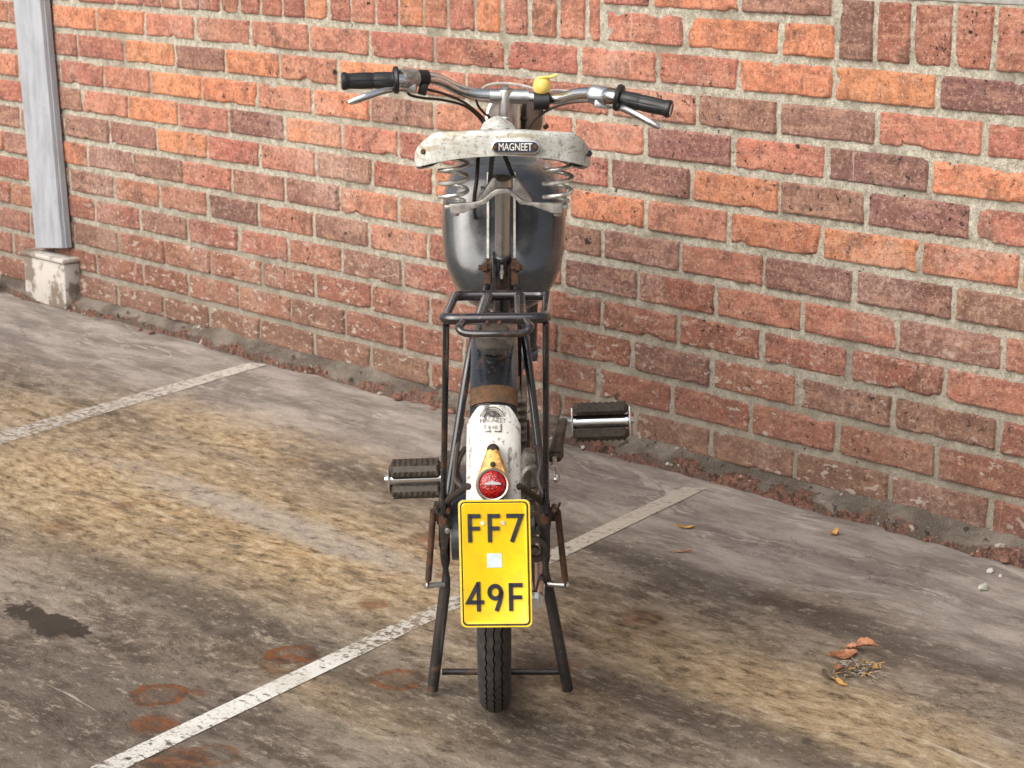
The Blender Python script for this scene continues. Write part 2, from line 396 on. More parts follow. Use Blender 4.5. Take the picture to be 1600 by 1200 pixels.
def paint_line(a0, b0, a1, b1, wear, ext):
    """a: left edge, b: right edge, 0 near the viewer, 1 at the wall; wear: stops (t, wear, dirt)"""
    a0, b0, a1, b1 = [gnd(*p) for p in (a0, b0, a1, b1)]
    n = 60; vs = []; fs = []; W_ = []; D_ = []
    for i in range(n + 1):
        t = -ext + (1 + ext) * i / n
        for e0, e1 in ((a0, a1), (b0, b1)):
            q = e0.lerp(e1, t); vs.append((q.x, q.y, .0015))
            tt = max(0, min(1, t)); x = [s[0] for s in wear]
            W_.append(float(np.interp(tt, x, [s[1] for s in wear]))); D_.append(float(np.interp(tt, x, [s[2] for s in wear])))
    for i in range(n): fs.append((2 * i, 2 * i + 1, 2 * i + 3, 2 * i + 2))
    m = MB(); m.add(vs, fs); o = m.build('painted_line', LINE, ground, weld=False)
    for nm, d in (('wear', W_), ('dirt', D_)):
        a = o.data.attributes.new(nm, 'FLOAT', 'POINT'); a.data.foreach_set('value', d)
    return o
tag(paint_line((142, 1200), (200, 1200), (1068, 762), (1104, 764), [(0, .475, .3), (.10, .445, .15), (.29, .44, .1), (.315, .475, .5), (.45, .50, .6), (.60, .47, .8), (.73, .44, .9), (1, .43, .85)], .6), 'white parking line passing under the moped, scuffed near its wheel')
tag(paint_line((-60, 692), (-60, 713), (388, 568), (419, 570), [(0, .495, .8), (.5, .485, .7), (.8, .465, .6), (1, .455, .55)], 2.0), 'faint white parking line left of the moped')

# ------------------------------------------------------------------ brick wall
JOINTS = {
 -2: [1.328, 1.566], -1: [1.423, 1.673],
 0: [-1.003, -.774, -.534, -.3, -.055, .185, .415, .651, .891, 1.121, 1.347, 1.568, 1.805, 2.047],
 1: [-.875, -.64, -.396, -.169, .062, .294, .527, .76, .99, 1.215, 1.458, 1.673, 1.912, 2.153],
 2: [-.976, -.746, -.515, -.279, -.035, .194, .414, .644, .873, 1.102, 1.316, 1.561, 1.795, 2.037],
 3: [-.865, -.629, -.392, -.164, .075, .305, .518, .751, .983, 1.215, 1.446, 1.683, 1.895, 2.136],
 4: [-.97, -.732, -.496, -.264, -.031, .198, .416, .641, .865, 1.09, 1.32, 1.554, 1.789, 2.025, 2.244],
 5: [-.849, -.621, -.383, -.155, .072, .288, .516, .742, .969, 1.196, 1.42, 1.648, 1.873, 2.105],
 6: [-.951, -.72, -.498, -.274, -.044, .183, .403, .622, .848, 1.074, 1.302, 1.522, 1.75, 1.982, 2.218],
 7: [-.826, -.598, -.368, -.138, .078, .296, .525, .748, .971, 1.194, 1.417, 1.647, 1.869, 2.094],
 8: [-.943, -.716, -.482, -.265, -.037, .187, .408, .626, .844, 1.062, 1.289, 1.516, 1.744, 1.98, 2.217],
 9: [-.832, -.591, -.374, -.142, .082, .303, .528, .746, .965, 1.183, 1.404, 1.626, 1.848, 2.084],
 10: [-.952, -.725, -.498, -.278, -.052, .175, .401, .625, .85, 1.075, 1.299, 1.518, 1.744, 1.981, 2.211]}
SHADES = "-2 1.52 O;-1 1.33 P;-1 1.55 O;-1 1.74 O;0 -0.84 O;0 -0.65 O;0 -0.41 P;0 -0.18 P;0 0.07 P;0 0.30 P;0 0.54 R;0 0.77 R;0 1.01 R;0 1.23 P;0 1.46 R;0 1.69 O;0 1.93 O;0 2.13 D;1 -0.96 R;1 -0.74 R;1 -0.52 O;1 -0.29 D;1 -0.04 O;1 0.18 P;1 0.44 O;1 0.69 P;1 0.95 R;1 1.35 P;1 1.57 B;1 1.80 B;1 2.04 P;1 2.19 R;2 -0.86 R;2 -0.63 P;2 -0.40 O;2 -0.16 O;2 0.08 P;2 0.30 O;2 0.53 B;2 0.74 P;2 1.21 P;2 1.45 D;2 1.69 P;2 1.91 D;2 2.16 O;3 -0.95 B;3 -0.75 P;3 -0.50 O;3 -0.27 P;3 -0.05 D;3 0.19 O;3 0.41 P;3 0.58 R;3 1.15 R;3 1.34 D;3 1.57 O;3 1.79 B;3 2.01 D;3 2.20 R;4 -0.84 B;4 -0.61 B;4 -0.38 O;4 -0.15 R;4 0.08 P;4 0.30 B;4 0.53 R;4 1.21 O;4 1.44 P;4 1.68 O;4 1.91 O;4 2.14 P;5 -0.98 O;5 -0.75 B;5 -0.49 B;5 -0.25 P;5 -0.03 B;5 0.18 B;5 0.41 P;5 0.60 P;5 1.12 B;5 1.31 B;5 1.54 P;5 1.76 D;5 1.99 D;5 2.19 B;6 -0.92 B;6 -0.70 P;6 -0.47 P;6 -0.16 D;6 0.08 P;6 0.29 B;6 0.50 P;6 1.19 D;6 1.42 R;6 1.63 P;6 1.87 P;6 2.11 B;7 -0.86 R;7 -0.71 R;7 -0.47 B;7 -0.23 R;7 -0.02 P;7 0.19 P;7 0.40 B;7 0.59 R;7 1.11 R;7 1.31 R;7 1.53 R;7 1.77 R;7 2.01 R;7 2.21 P;8 -0.95 B;8 -0.83 B;8 -0.60 P;8 -0.39 P;8 -0.12 P;8 0.07 R;8 0.30 R;8 0.52 P;8 1.18 R;8 1.40 D;8 1.63 P;8 1.86 B;8 2.10 B;9 -0.67 R;9 -0.45 R;9 -0.24 P;9 -0.03 P;9 0.20 B;9 0.43 R;9 0.59 R;9 1.49 R;9 1.75 P;9 1.97 P;9 2.18 R;10 -0.81 B;10 -0.58 B;10 -0.40 B;10 -0.16 B;10 0.06 B;10 0.27 B;10 0.50 B;10 1.42 B;10 1.64 B;10 1.88 B;10 2.11 B"
SH = {}
for e in SHADES.split(';'):
    k, s, c = e.split(); SH.setdefault(int(k), []).append((float(s), c))
PAL = {'O': (.62, .245, .125), 'P': (.50, .205, .135), 'R': (.40, .145, .100), 'B': (.33, .175, .130), 'D': (.245, .120, .100)}
ZT, PITCHZ = .893, .0785
S0, S1, ZTOP = -7.0, 5.2, 1.95
SILLS = [(-5.6, -3.9), (-3.28, -1.07), (-.45, 1.185), (1.81, 3.6)]
bricks = []      # (s0, s1, z0, z1, colour, fine)
def jit(c, a=.10):
    k = 1 + rng.uniform(-a, a); return tuple(x * k * (1 + rng.uniform(-a, a) * .5) for x in c)
for k in range(-14, 11):
    z1 = ZT - PITCHZ * k; z0 = z1 - PITCHZ
    J = sorted(JOINTS.get(k, [1.328 + .1175 * (k % 2), 1.566 + .1175 * (k % 2)]))
    while J[0] > S0: J.insert(0, J[0] - rng.uniform(.226, .242))
    while J[-1] < S1: J.append(J[-1] + rng.uniform(.226, .242))
    for a, b in zip(J[:-1], J[1:]):
        spans = [(a, b)]
        if k < 0:          # piers between the windows only
            for w0, w1 in SILLS:
                nx = []
                for x, y in spans:
                    if y <= w0 or x >= w1: nx.append((x, y)); continue
                    if x < w0: nx.append((x, w0))
                    if y > w1: nx.append((w1, y))
                spans = nx
        for x, y in spans:
            if y - x < .035: continue
            m = (x + y) / 2; cls = None
            for (s, cc) in SH.get(k, []):
                if x <= s < y: cls = cc
            if cls is None: cls = rng.choice('PPRROBB' if k < 6 else 'RRPBBR')
            col = jit(PAL[cls]); gk = 1.08 if k < 4 else (1.0, .95, .90, .85, .80, .76, .72)[k - 4]; col = tuple(x * gk for x in col)    # brick colour darkens course by course towards the foot of the wall
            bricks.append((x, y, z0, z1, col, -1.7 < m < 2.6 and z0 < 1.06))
for w0, w1 in SILLS:                                   # rowlock sills under the windows
    s = w0
    while s < w1 - .03:
        e = min(s + .0885 + rng.uniform(-.003, .003), w1)
        cls = rng.choice('RRPDPR' if w0 > 1 else 'RPPRO')
        bricks.append((s, e, ZT, 1.022, jit(PAL[cls]), -1.7 < s < 2.6)); s = e
V = []; F = []; COL = []; nv = 0
for bi, (x, y, z0, z1, col, fine) in enumerate(bricks):
    g = .0040 + rng.uniform(-.0012, .0016)
    ax, bx = x + g + rng.uniform(-.0015, .0015), y - g + rng.uniform(-.0015, .0015)
    az, bz = z0 + .0053 + rng.uniform(-.0012, .0012), z1 - .0053 + rng.uniform(-.0015, .0015)
    st = .0042 if fine else .02
    nu, nw = max(4, int((bx - ax) / st)), max(4, int((bz - az) / st))
    uu, ww = np.meshgrid(np.linspace(ax, bx, nu + 1), np.linspace(az, bz, nw + 1), indexing='ij')
    ex = np.minimum(uu - ax, bx - uu); ez = np.minimum(ww - az, bz - ww)
    rr = .007; e = np.where((ex < rr) & (ez < rr), rr - np.hypot(rr - ex, rr - ez), np.minimum(ex, ez))
    off = bi * 13.7
    ero = np.maximum(0, fbm2(uu * 85 + off, ww * 85 + off, 3) - .40) * .0075
    chip = np.maximum(0, fbm2(uu * 22 + off * 2, ww * 22, 2) - .70) * .045
    ee = (e - ero - chip)
    prof = np.clip(ee / .0045, -1, 1); prof = np.where(prof > 0, 1 - (1 - prof) ** 2, prof)
    h = .0062 * prof + (fbm2(uu * 45 + off, ww * 70, 3) - .5) * .0022 + (fbm2(uu * 12 + off, ww * 14, 2) - .5) * .003 + rng.uniform(-.0014, .0014)
    tw = rng.uniform(-.006, .006); sk = rng.uniform(-.010, .010)
    h = h + (uu - (ax + bx) / 2) * sk
    zz = ww + (uu - (ax + bx) / 2) * tw
    h = np.where(e <= 1e-6, -.012, h)
    p = np.stack([WA.x + WD.x * uu + WN.x * h, WA.y + WD.y * uu + WN.y * h, zz], -1).reshape(-1, 3)
    V.append(p); COL.append(np.tile(np.array([*col, 1.0], np.float32), (len(p), 1)))
    ii = np.arange((nu + 1) * (nw + 1)).reshape(nu + 1, nw + 1) + nv
    F.append(np.stack([ii[:-1, :-1], ii[1:, :-1], ii[1:, 1:], ii[:-1, 1:]], -1).reshape(-1, 4)); nv += len(p)
def grid_mesh(name, V, F, mats, mi=None):
    me = bpy.data.meshes.new(name); me.vertices.add(len(V)); me.vertices.foreach_set('co', V.astype(np.float32).ravel())
    me.loops.add(F.size); me.loops.foreach_set('vertex_index', F.astype(np.int32).ravel())
    me.polygons.add(len(F)); me.polygons.foreach_set('loop_start', np.arange(0, F.size, 4, dtype=np.int32))
    for m in mats: me.materials.append(m)
    if mi is not None: me.polygons.foreach_set('material_index', mi.astype(np.int32))
    me.update(calc_edges=True); me.validate()
    me.polygons.foreach_set('use_smooth', [True] * len(me.polygons)); return me
V = np.concatenate(V); F = np.concatenate(F); COL = np.concatenate(COL)
def m_brick():
    M = Mat('old_red_brick'); base = M.attr('bcol'); P = M.pos; z = M.sep(P)[2]
    n1 = M.noise(26, 6, .62); n2 = M.noise(110, 6, .7); n3 = M.noise(9, 4, .6, None, .5); n4 = M.noise(420, 3, .7)
    lay = M.noise(24, 5, .65, M.vec('MULTIPLY', P, (.5, .5, 2.2)))
    pit = M.noise(210, 6, .75)
    c = M.mix(M.step(n1, .38, .60), M.mix(.50, base, (.16, .072, .052)), base)
    c = M.mix(M.step(lay, .50, .62, 0, .6), c, M.mix(.40, base, (.74, .42, .27)))
    c = M.mix(M.step(n3, .56, .66, 0, .6), c, (.135, .068, .050))
    c = M.mix(M.step(n2, .54, .62, 0, .6), c, M.mix(.55, base, (.74, .50, .38)))
    c = M.mix(M.step(n2, .45, .38, 0, .65), c, M.mix(.25, (.075, .04, .032), base))
    c = M.mix(M.step(pit, .42, .36, 0, .8), c, (.060, .034, .028)); c = M.mix(M.step(pit, .58, .66, 0, .6), c, (.74, .52, .42))
    c = M.mix(M.step(n4, .38, .28, 0, .6), c, (.09, .045, .035)); c = M.mix(M.step(n4, .62, .72, 0, .5), c, (.74, .54, .44))
    c = M.mix(M.math('MULTIPLY', M.step(M.noise(3.2, 5, .6), .52, .66), M.step(n2, .40, .60, .1, .45)), c, (.60, .43, .35))     # lime bloom
    sp = M.voro(34, M.vec('ADD', P, M.vec('SCALE', M.noise(40, 2, .5, col=True))))
    blk = M.math('MULTIPLY', M.step(M.noise(85, 5, .65), .60, .64), M.step(M.noise(5.5, 3), .46, .60)); tar = M.math('MULTIPLY', M.step(M.noise(42, 4, .6), .655, .675), M.step(M.noise(4.3, 2), .50, .56)); blk = M.math('MAXIMUM', blk, tar); c = M.mix(M.math('MULTIPLY', blk, .92), c, (.018, .014, .013))
    # splashed white specks and scratches, thickest on the bottom courses
    low = M.step(z, .50, .12); wn_ = M.noise(46, 3, .6, M.vec('MULTIPLY', P, (.8, .8, 1.6))); sal = M.math('MULTIPLY', M.step(wn_, .59, .625), M.math('MULTIPLY', M.step(M.noise(6, 2), .36, .54), M.math('ADD', .08, M.math('MULTIPLY', low, .85))))
    c = M.mix(sal, c, (.62, .54, .46))
    scr = M.noise(30, 3, .5, M.vec('MULTIPLY', P, (1, 1, .18)), 1.5); c = M.mix(M.math('MULTIPLY', M.step(scr, .715, .73), .5), c, (.60, .44, .36))
    c = M.mix(M.step(M.math('ADD', z, M.math('MULTIPLY', M.math('SUBTRACT', n1, .5), .2)), .48, .06, 0, .42), c, (.150, .085, .056))     # dark brown mixed in more strongly towards the bottom courses
    h = M.math('ADD', M.math('ADD', n2, pit), M.math('MULTIPLY', n4, .45))
    return M.set(c, .88, 0, M.bump(h, .9, .0045), spec=.3)
def m_mortar():
    M = Mat('lime_mortar'); P = M.pos; z = M.sep(P)[2]; n1 = M.noise(70, 6, .7); n2 = M.noise(260, 5, .75); n3 = M.noise(8, 4)
    c = M.mix(M.step(n1, .35, .66), (.32, .29, .225), (.55, .51, .42))
    c = M.mix(M.step(n2, .56, .64, 0, .8), c, (.72, .69, .60)); c = M.mix(M.step(n2, .44, .36, 0, .85), c, (.085, .075, .055))
    c = M.mix(M.step(n3, .52, .68, 0, .6), c, (.20, .18, .135))
    c = M.mix(M.step(z, .55, .05, 0, .65), c, (.19, .155, .12))
    c = M.mix(M.math('MULTIPLY', M.step(M.noise(60, 4, .6), .66, .70), M.step(M.noise(5.5, 3), .50, .60)), c, (.02, .018, .016))
    return M.set(c, .95, 0, M.bump(M.math('ADD', n2, n1), .9, .005), spec=.25)
BRICK, MORTAR = m_brick(), m_mortar()
# mortar bed: fine where the photo looks, coarse beyond; openings left at the windows
MV = []; MF = []; mvn = 0
def mortar_patch(sa, sb, za, zb, st):
    global mvn
    nu, nw = max(1, int(round((sb - sa) / st))), max(1, int(round((zb - za) / st)))
    uu, ww = np.meshgrid(np.linspace(sa, sb, nu + 1), np.linspace(za, zb, nw + 1), indexing='ij')
    h = (fbm2(uu * 55, ww * 55 + 31, 3) - .5) * .007 + (fbm2(uu * 9, ww * 9 + 5, 2) - .5) * .006 + .0005
    p = np.stack([WA.x + WD.x * uu + WN.x * h, WA.y + WD.y * uu + WN.y * h, ww], -1).reshape(-1, 3)
    ii = np.arange(len(p)).reshape(nu + 1, nw + 1) + mvn; mvn += len(p)
    MV.append(p); MF.append(np.stack([ii[:-1, :-1], ii[1:, :-1], ii[1:, 1:], ii[:-1, 1:]], -1).reshape(-1, 4))
mortar_patch(S0, -1.6, -.05, 1.013, .03); mortar_patch(-1.6, 2.5, -.05, 1.020, .005); mortar_patch(2.5, S1, -.05, 1.013, .03)
edges = [S0] + [x for w_ in SILLS for x in w_] + [S1]
for i in range(0, len(edges), 2):
    if edges[i + 1] - edges[i] > .02: mortar_patch(edges[i], edges[i + 1], 1.013, ZTOP, .02)
MV = np.concatenate(MV); MF = np.concatenate(MF)
root_w = empty('brick_wall', wall(0, 0))
tag(root_w, 'old red brick wall with pale mortar and upright brick window sills', 'wall')
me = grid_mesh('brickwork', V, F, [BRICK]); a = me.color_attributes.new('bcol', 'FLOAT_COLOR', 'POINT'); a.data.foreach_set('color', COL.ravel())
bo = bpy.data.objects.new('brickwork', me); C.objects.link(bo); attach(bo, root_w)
mo = bpy.data.objects.new('mortar', grid_mesh('mortar', MV, MF, [MORTAR])); C.objects.link(mo); attach(mo, root_w)
# windows above the sills (just over the top edge of the picture): recessed grey frames and dark panes
GREYP = m_plain('grey_window_paint', (.30, .29, .27), .5, 0, .2)
mg = Mat('dark_window_glass'); GLASS = mg.set((.02, .025, .03), .06, 0, None, None, None, .8)
MW = Matrix((WD, -WN, Vector((0, 0, 1)))).transposed()
for w0, w1 in SILLS:
    m = MB(); zc = (1.013 + ZTOP) / 2; hh = ZTOP - 1.013
    m.box(wall((w0 + w1) / 2, 1.020 + .012, -.061), (w1 - w0, .13, .024), MW, .004)
    for s_ in (w0 + .03, (w0 + w1) / 2, w1 - .03): m.box(wall(s_, zc + .02, -.09), (.06, .05, hh - .05), MW, .004)
    m.box(wall((w0 + w1) / 2, ZTOP - .02, -.088), (w1 - w0, .045, .06), MW, .004)
    fr = m.build('window', GREYP, root_w)
    m = MB(); m.box(wall((w0 + w1) / 2, zc, -.10), (w1 - w0, .006, hh), MW); m.build('pane', GLASS, fr)
m = MB(); m.box(wall((S0 + S1) / 2, ZTOP + .04, -.10), (S1 - S0, .26, .08), MW, .01); m.build('coping', GREYP, root_w)
m = MB(); m.box(wall((S0 + S1) / 2, .95, -.17), (S1 - S0, .10, 1.95), MW); m.build('backing_wall', MORTAR, root_w)
# crumbling footing along the foot of the wall
def m_foot():
    M = Mat('crumbling_footing'); P = M.pos; z = M.sep(P)[2]; n1 = M.noise(11, 5, .6, None, .4); n2 = M.noise(90, 6, .72); n3 = M.noise(38, 4)
    gr_ = M.noise(230, 5, .75); lowf = M.noise(7, 6, .65)
    cem = M.mix(M.step(lowf, .38, .64), (.105, .085, .067), (.215, .182, .150)); br = M.mix(M.step(n2, .40, .60), (.060, .034, .026), (.215, .100, .068)); br = M.mix(M.step(M.noise(17, 5, .7), .46, .58), br, (.105, .080, .062))
    edge = M.math('ADD', z, M.math('MULTIPLY', M.math('SUBTRACT', n1, .5), .085))
    c = M.mix(M.step(edge, .024, .017), cem, br)
    c = M.mix(M.step(gr_, .57, .66, 0, .55), c, (.38, .34, .29)); c = M.mix(M.step(gr_, .43, .34, 0, .75), c, (.035, .027, .021))
    c = M.mix(M.math('MULTIPLY', M.step(n3, .66, .70), .7), c, (.52, .48, .43)); c = M.mix(M.step(n3, .38, .33, 0, .8), c, (.028, .022, .018))
    return M.set(c, .93, 0, M.bump(M.math('ADD', M.math('ADD', n2, gr_), n1), .9, .006), spec=.25)
FOOT = m_foot()
ns, nw = 2500, 22; sv = np.linspace(S0, S1, ns + 1); tv = np.linspace(0, 1, nw + 1)
ss, tt = np.meshgrid(sv, tv, indexing='ij')
wdt = .046 + (fbm2(sv * 6, sv * 0 + 3, 4) - .5) * .050; hgt = .046 + (fbm2(sv * 5 + 40, sv * 0 + 8, 3) - .5) * .026
wid = wdt[:, None] * np.ones_like(tt); hg = hgt[:, None] * np.ones_like(tt)
slope = np.clip(tt / .6, 0, 1); dropt = np.clip((tt - .6) / .4, 0, 1)
out = slope * wid + dropt * .006 + (fbm2(ss * 24, tt * 2.2 + 11, 5) - .5) * .014 * np.minimum(1, tt * 4)
zz = hg * (1 - .50 * slope) * (1 - dropt) + (fbm2(ss * 16 + 9, tt * 3, 5) - .5) * .012 * (1 - dropt) * np.minimum(1, tt * 5 + .3) - .004 * dropt
stp = (fbm2(np.floor(ss * 4.4 + .3 * fbm2(ss * 3, ss * 0)), tt * 0 + 2.5, 1) - .5) * .02
out = out + stp * slope; zz = zz + stp * .25 * (1 - dropt)
p = np.stack([WA.x + WD.x * ss + WN.x * (out - .004), WA.y + WD.y * ss + WN.y * (out - .004), zz], -1).reshape(-1, 3)
ii = np.arange(len(p)).reshape(ns + 1, nw + 1)
fo = bpy.data.objects.new('footing', grid_mesh('footing', p, np.stack([ii[:-1, :-1], ii[1:, :-1], ii[1:, 1:], ii[:-1, 1:]], -1).reshape(-1, 4), [FOOT])); C.objects.link(fo); attach(fo, root_w)

# ------------------------------------------------------------------ grey steel post at the left
def m_post():
    M = Mat('blue_grey_post_paint'); n = M.noise(30, 5, .65, M.vec('MULTIPLY', M.pos, (1, 1, .25))); n2 = M.noise(120, 5, .7)
    c = M.mix(M.step(n, .35, .7), (.37, .385, .415), (.27, .285, .31)); c = M.mix(M.step(n2, .63, .70, 0, .8), c, (.12, .11, .10))
    return M.set(c, .55, 0, M.bump(n2, .25, .001))
def m_postbase():
    M = Mat('flaking_white_base_paint'); n = M.noise(24, 6, .7); n2 = M.noise(110, 5, .7); z = M.sep(M.pos)[2]
    c = M.mix(M.step(M.math('ADD', n, M.step(M.noise(9, 4), .45, .65, -.08, .10)), .44, .60), (.42, .39, .355), (.165, .13, .10)); c = M.mix(M.step(n2, .60, .70, 0, .7), c, (.14, .10, .075))
    return M.set(c, .7, 0, M.bump(M.math('ADD', n, n2), .5, .002))
rp = empty('steel_post', wall(-1.14, 0, .04))
tag(rp, 'blue grey painted post on a flaking white base against the wall', 'post')
def wxz(px, py, out):
    r = ray(px, py); t = ((WA + WN * out) - Vector((0, 0, CAM_H))).dot(WN) / r.dot(WN); return Vector((0, 0, CAM_H)) + r * t
fl, frr = wxz(55, 388, .042), wxz(97, 388, .042); tl, tr = wxz(20, 0, .042), wxz(62, 0, .042)
kx = (ZTOP - fl.z) / (tl.z - fl.z); tl = fl + (tl - fl) * kx; tr = frr + (tr - frr) * ((ZTOP - frr.z) / (tr.z - frr.z))
m = MB(); bk = -WN * .030
m.prism([fl, frr, tr, tl], bk, 0, .004)
m.prism([frr + WD * .001 - WN * .012, frr + WD * .005 - WN * .012, tr + WD * .005 - WN * .012, tr + WD * .001 - WN * .012], -WN * .018)
m.build('shaft', m_post(), rp)
bl, br = wxz(36, 400, .056), wxz(99, 400, .056); s_l = (bl - WA).dot(WD); s_r = (br - WA).dot(WD); zb = (bl.z + br.z) / 2
m = MB(); sc_ = (s_l + s_r) / 2; wd_ = s_r - s_l
m.box(wall(sc_, zb / 2 - .005, .028), (wd_, .056, zb - .012), MW, .006)
m.box(wall(sc_, zb - .002, .033), (wd_ + .012, .062, .014), MW, .005)
m.build('base', m_postbase(), rp)

# ------------------------------------------------------------------ the moped
CX, AY, AZ = -.0255, 2.98, .285           # rear axle
FYA, FX = 4.14, -.008                     # front axle
moped = empty('moped', (CX, AY, 0))
tag(moped, 'vintage black moped with white saddle and yellow number plate on its stand', 'moped')
X_ = Vector((1, 0, 0)); Y_ = Vector((0, 1, 0)); Z_ = Vector((0, 0, 1))

def tyre_mesh(cx, cy, cz, Ro, hw, seg=320):
    prof = []
    gro = (-.0112, 0, .0112)
    xs = []
    for g in gro: xs += [g - .0013, g - .0008, g + .0008, g + .0013]
    xs += [-hw * .93, -hw * .80, -hw * .66, hw * .66, hw * .80, hw * .93, -.0056, .0056]; xs.sort()
    vs = []; fs = []
    def rad(x): return Ro - hw * 1.02 + math.sqrt(max(0, (hw * 1.02) ** 2 - x * x))
    low = [(-hw * 1.0, Ro - hw * 1.15), (-hw * .92, Ro - hw * 1.75), (-hw * .62, Ro - hw * 2.1)]
    P = len(xs) + 6
    for i in range(seg):
        a = 2 * math.pi * i / seg; tri = abs((i % 4) - 2) - 1
        row = [(x, r) for x, r in low[::-1]]
        for x in xs:
            g = min(gro, key=lambda q: abs(q - x)); d = abs(g - x); r = rad(x)
            xx = x
            if d < .0016: xx = x + .0010 * tri
            if d < .0010: r -= .0042
            elif abs(x) > hw * .6 and abs(x) < hw * .95 and i % 4 == 0: r -= .0016
            elif d > .002 and i % 8 in (0,) : r -= .0012
            row.append((xx, r))
        row += [(-x, r) for x, r in low]
        for (x, r) in row: vs.append((cx + x, cy - r * math.cos(a), cz + r * math.sin(a)))
    for i in range(seg):
        j = (i + 1) % seg
        for k in range(P - 1): fs.append((i * P + k, j * P + k, j * P + k + 1, i * P + k + 1))
    m = MB(); m.add(vs, fs); return m
def wheel(cx, cy, name, drum):
    w_ = empty(name, (cx, cy, AZ)); attach(w_, moped)
    tyre_mesh(cx, cy, AZ, .285, .0245).build('tyre', TYRE, w_, 50)
    m = MB(); m.lathe([(.236, -.019), (.242, -.0195), (.243, -.016), (.232, -.012), (.226, 0), (.232, .012), (.243, .016), (.242, .0195), (.236, .019), (.224, .010), (.220, 0), (.224, -.010)], (cx, cy, AZ), X_, 72, closed=True)
    m.build('rim', CHROME, w_)
    m = MB(); m.lathe([(.009, -.062), (.022, -.060), (.024, -.046), (drum, -.043), (drum + .004, -.038), (drum, -.030), (.028, -.026), (.022, 0), (.034, .028), (.036, .034), (.020, .038), (.018, .060), (.009, .062)], (cx, cy, AZ), X_, 40)
    m.build('hub', CASE, w_)
    m = MB()
    for i in range(36):
        a = 2 * math.pi * i / 36; s = 1 if i % 2 else -1; b = a + (.5 if i % 4 < 2 else -.5); rh = drum if s < 0 else .034
        m.tube([(cx + s * .030, cy + rh * math.cos(b), AZ + rh * math.sin(b)), (cx + s * .003, cy + .225 * math.cos(a), AZ + .225 * math.sin(a))], .0011, 5)
    m.build('spokes', SPOKE, w_); return w_
wheel(CX, AY, 'rear_wheel', .056); wheel(FX, FYA, 'front_wheel', .052)

# fender: point on the crown at angle th (0 = straight back, 90 = top), x across
FR = .323
def fend(x, th, hw, off=0.0, cx=CX, cy=AY):
    f = min(1, abs(x) / hw); drop = hw * .52 * (1 - math.sqrt(max(0, 1 - (f * .985) ** 2)))
    r = FR - drop + off
    return Vector((cx + x, cy - r * math.cos(th), AZ + r * math.sin(th)))
def fender_part(t0, t1, hw0, hw1, off, skirt, nseg=40, nx=20, cx=CX, cy=AY, cutcorner=0.0, thick=.0015):
    m = MB(); vs = []; fs = []
    for lay in (0, 1):
        for i in range(nseg + 1):
            t = i / nseg; th = R(t0 + (t1 - t0) * t); hw = hw0 + (hw1 - hw0) * t
            row = []
            for k in range(nx + 1):
                f = -1 + 2 * k / nx; x = hw * math.sin(f * math.pi / 2); tt = th
                if cutcorner and i > nseg * .75:
                    lim = t0 + (t1 - t0) * (1 - cutcorner * max(0, abs(x) / hw - .55) ** 1.2); tt = min(th, R(lim))
                row.append(fend(x, tt, hw, off - lay * thick, cx, cy))
            if skirt:
                for sgn, idx in ((-1, 0), (1, nx)):
                    e = row[idx]; dirc = Vector((0, cy - e.y, AZ - e.z)).normalized()
                    q = e + dirc * skirt + Vector((sgn * .0005, 0, 0))
                    if sgn < 0: first = q
                    else: row.append(q)
                row.insert(0, first)
            vs += row
    Pn = nx + 1 + (2 if skirt else 0); o2 = (nseg + 1) * Pn
    for lay in (0, 1):
        for i in range(nseg):
            for k in range(Pn - 1):
                a = lay * o2 + i * Pn + k; fs.append((a, a + 1, a + Pn + 1, a + Pn))
    for k in range(Pn - 1): fs += [(k, k + 1, o2 + k + 1, o2 + k), (nseg * Pn + k, nseg * Pn + k + 1, o2 + nseg * Pn + k + 1, o2 + nseg * Pn + k)]
    for i in range(nseg):
        for k in (0, Pn - 1): fs.append((i * Pn + k, (i + 1) * Pn + k, o2 + (i + 1) * Pn + k, o2 + i * Pn + k))
    m.add(vs, fs); return m
rf = fender_part(-3, 150, .0335, .0335, 0, .026, 80).build('rear_fender', BLACK, moped, 50)
we = fender_part(-2, 48.2, .0375, .0375, .003, .010, 60, 24, cutcorner=.22).build('white_fender_tip', FENW, rf, 50)
bd = fender_part(49.3, 54.6, .0338, .0338, .0016, .0, 8).build('rusty_band', BRASS, rf, 50)
ff = fender_part(40, 235, .031, .031, 0, .018, 60, 16, FX, FYA).build('front_fender', BLACK, moped, 50)

def fpix(px, py, hw=.0375, off=.0045):
    """place a mark of the fender tip on its curved surface"""
    th = R(27 + (757 - py) * (21.1 / 122)); x = (px - 771.3) * (2.84 / FPX)
    return fend(x, th, hw, off)
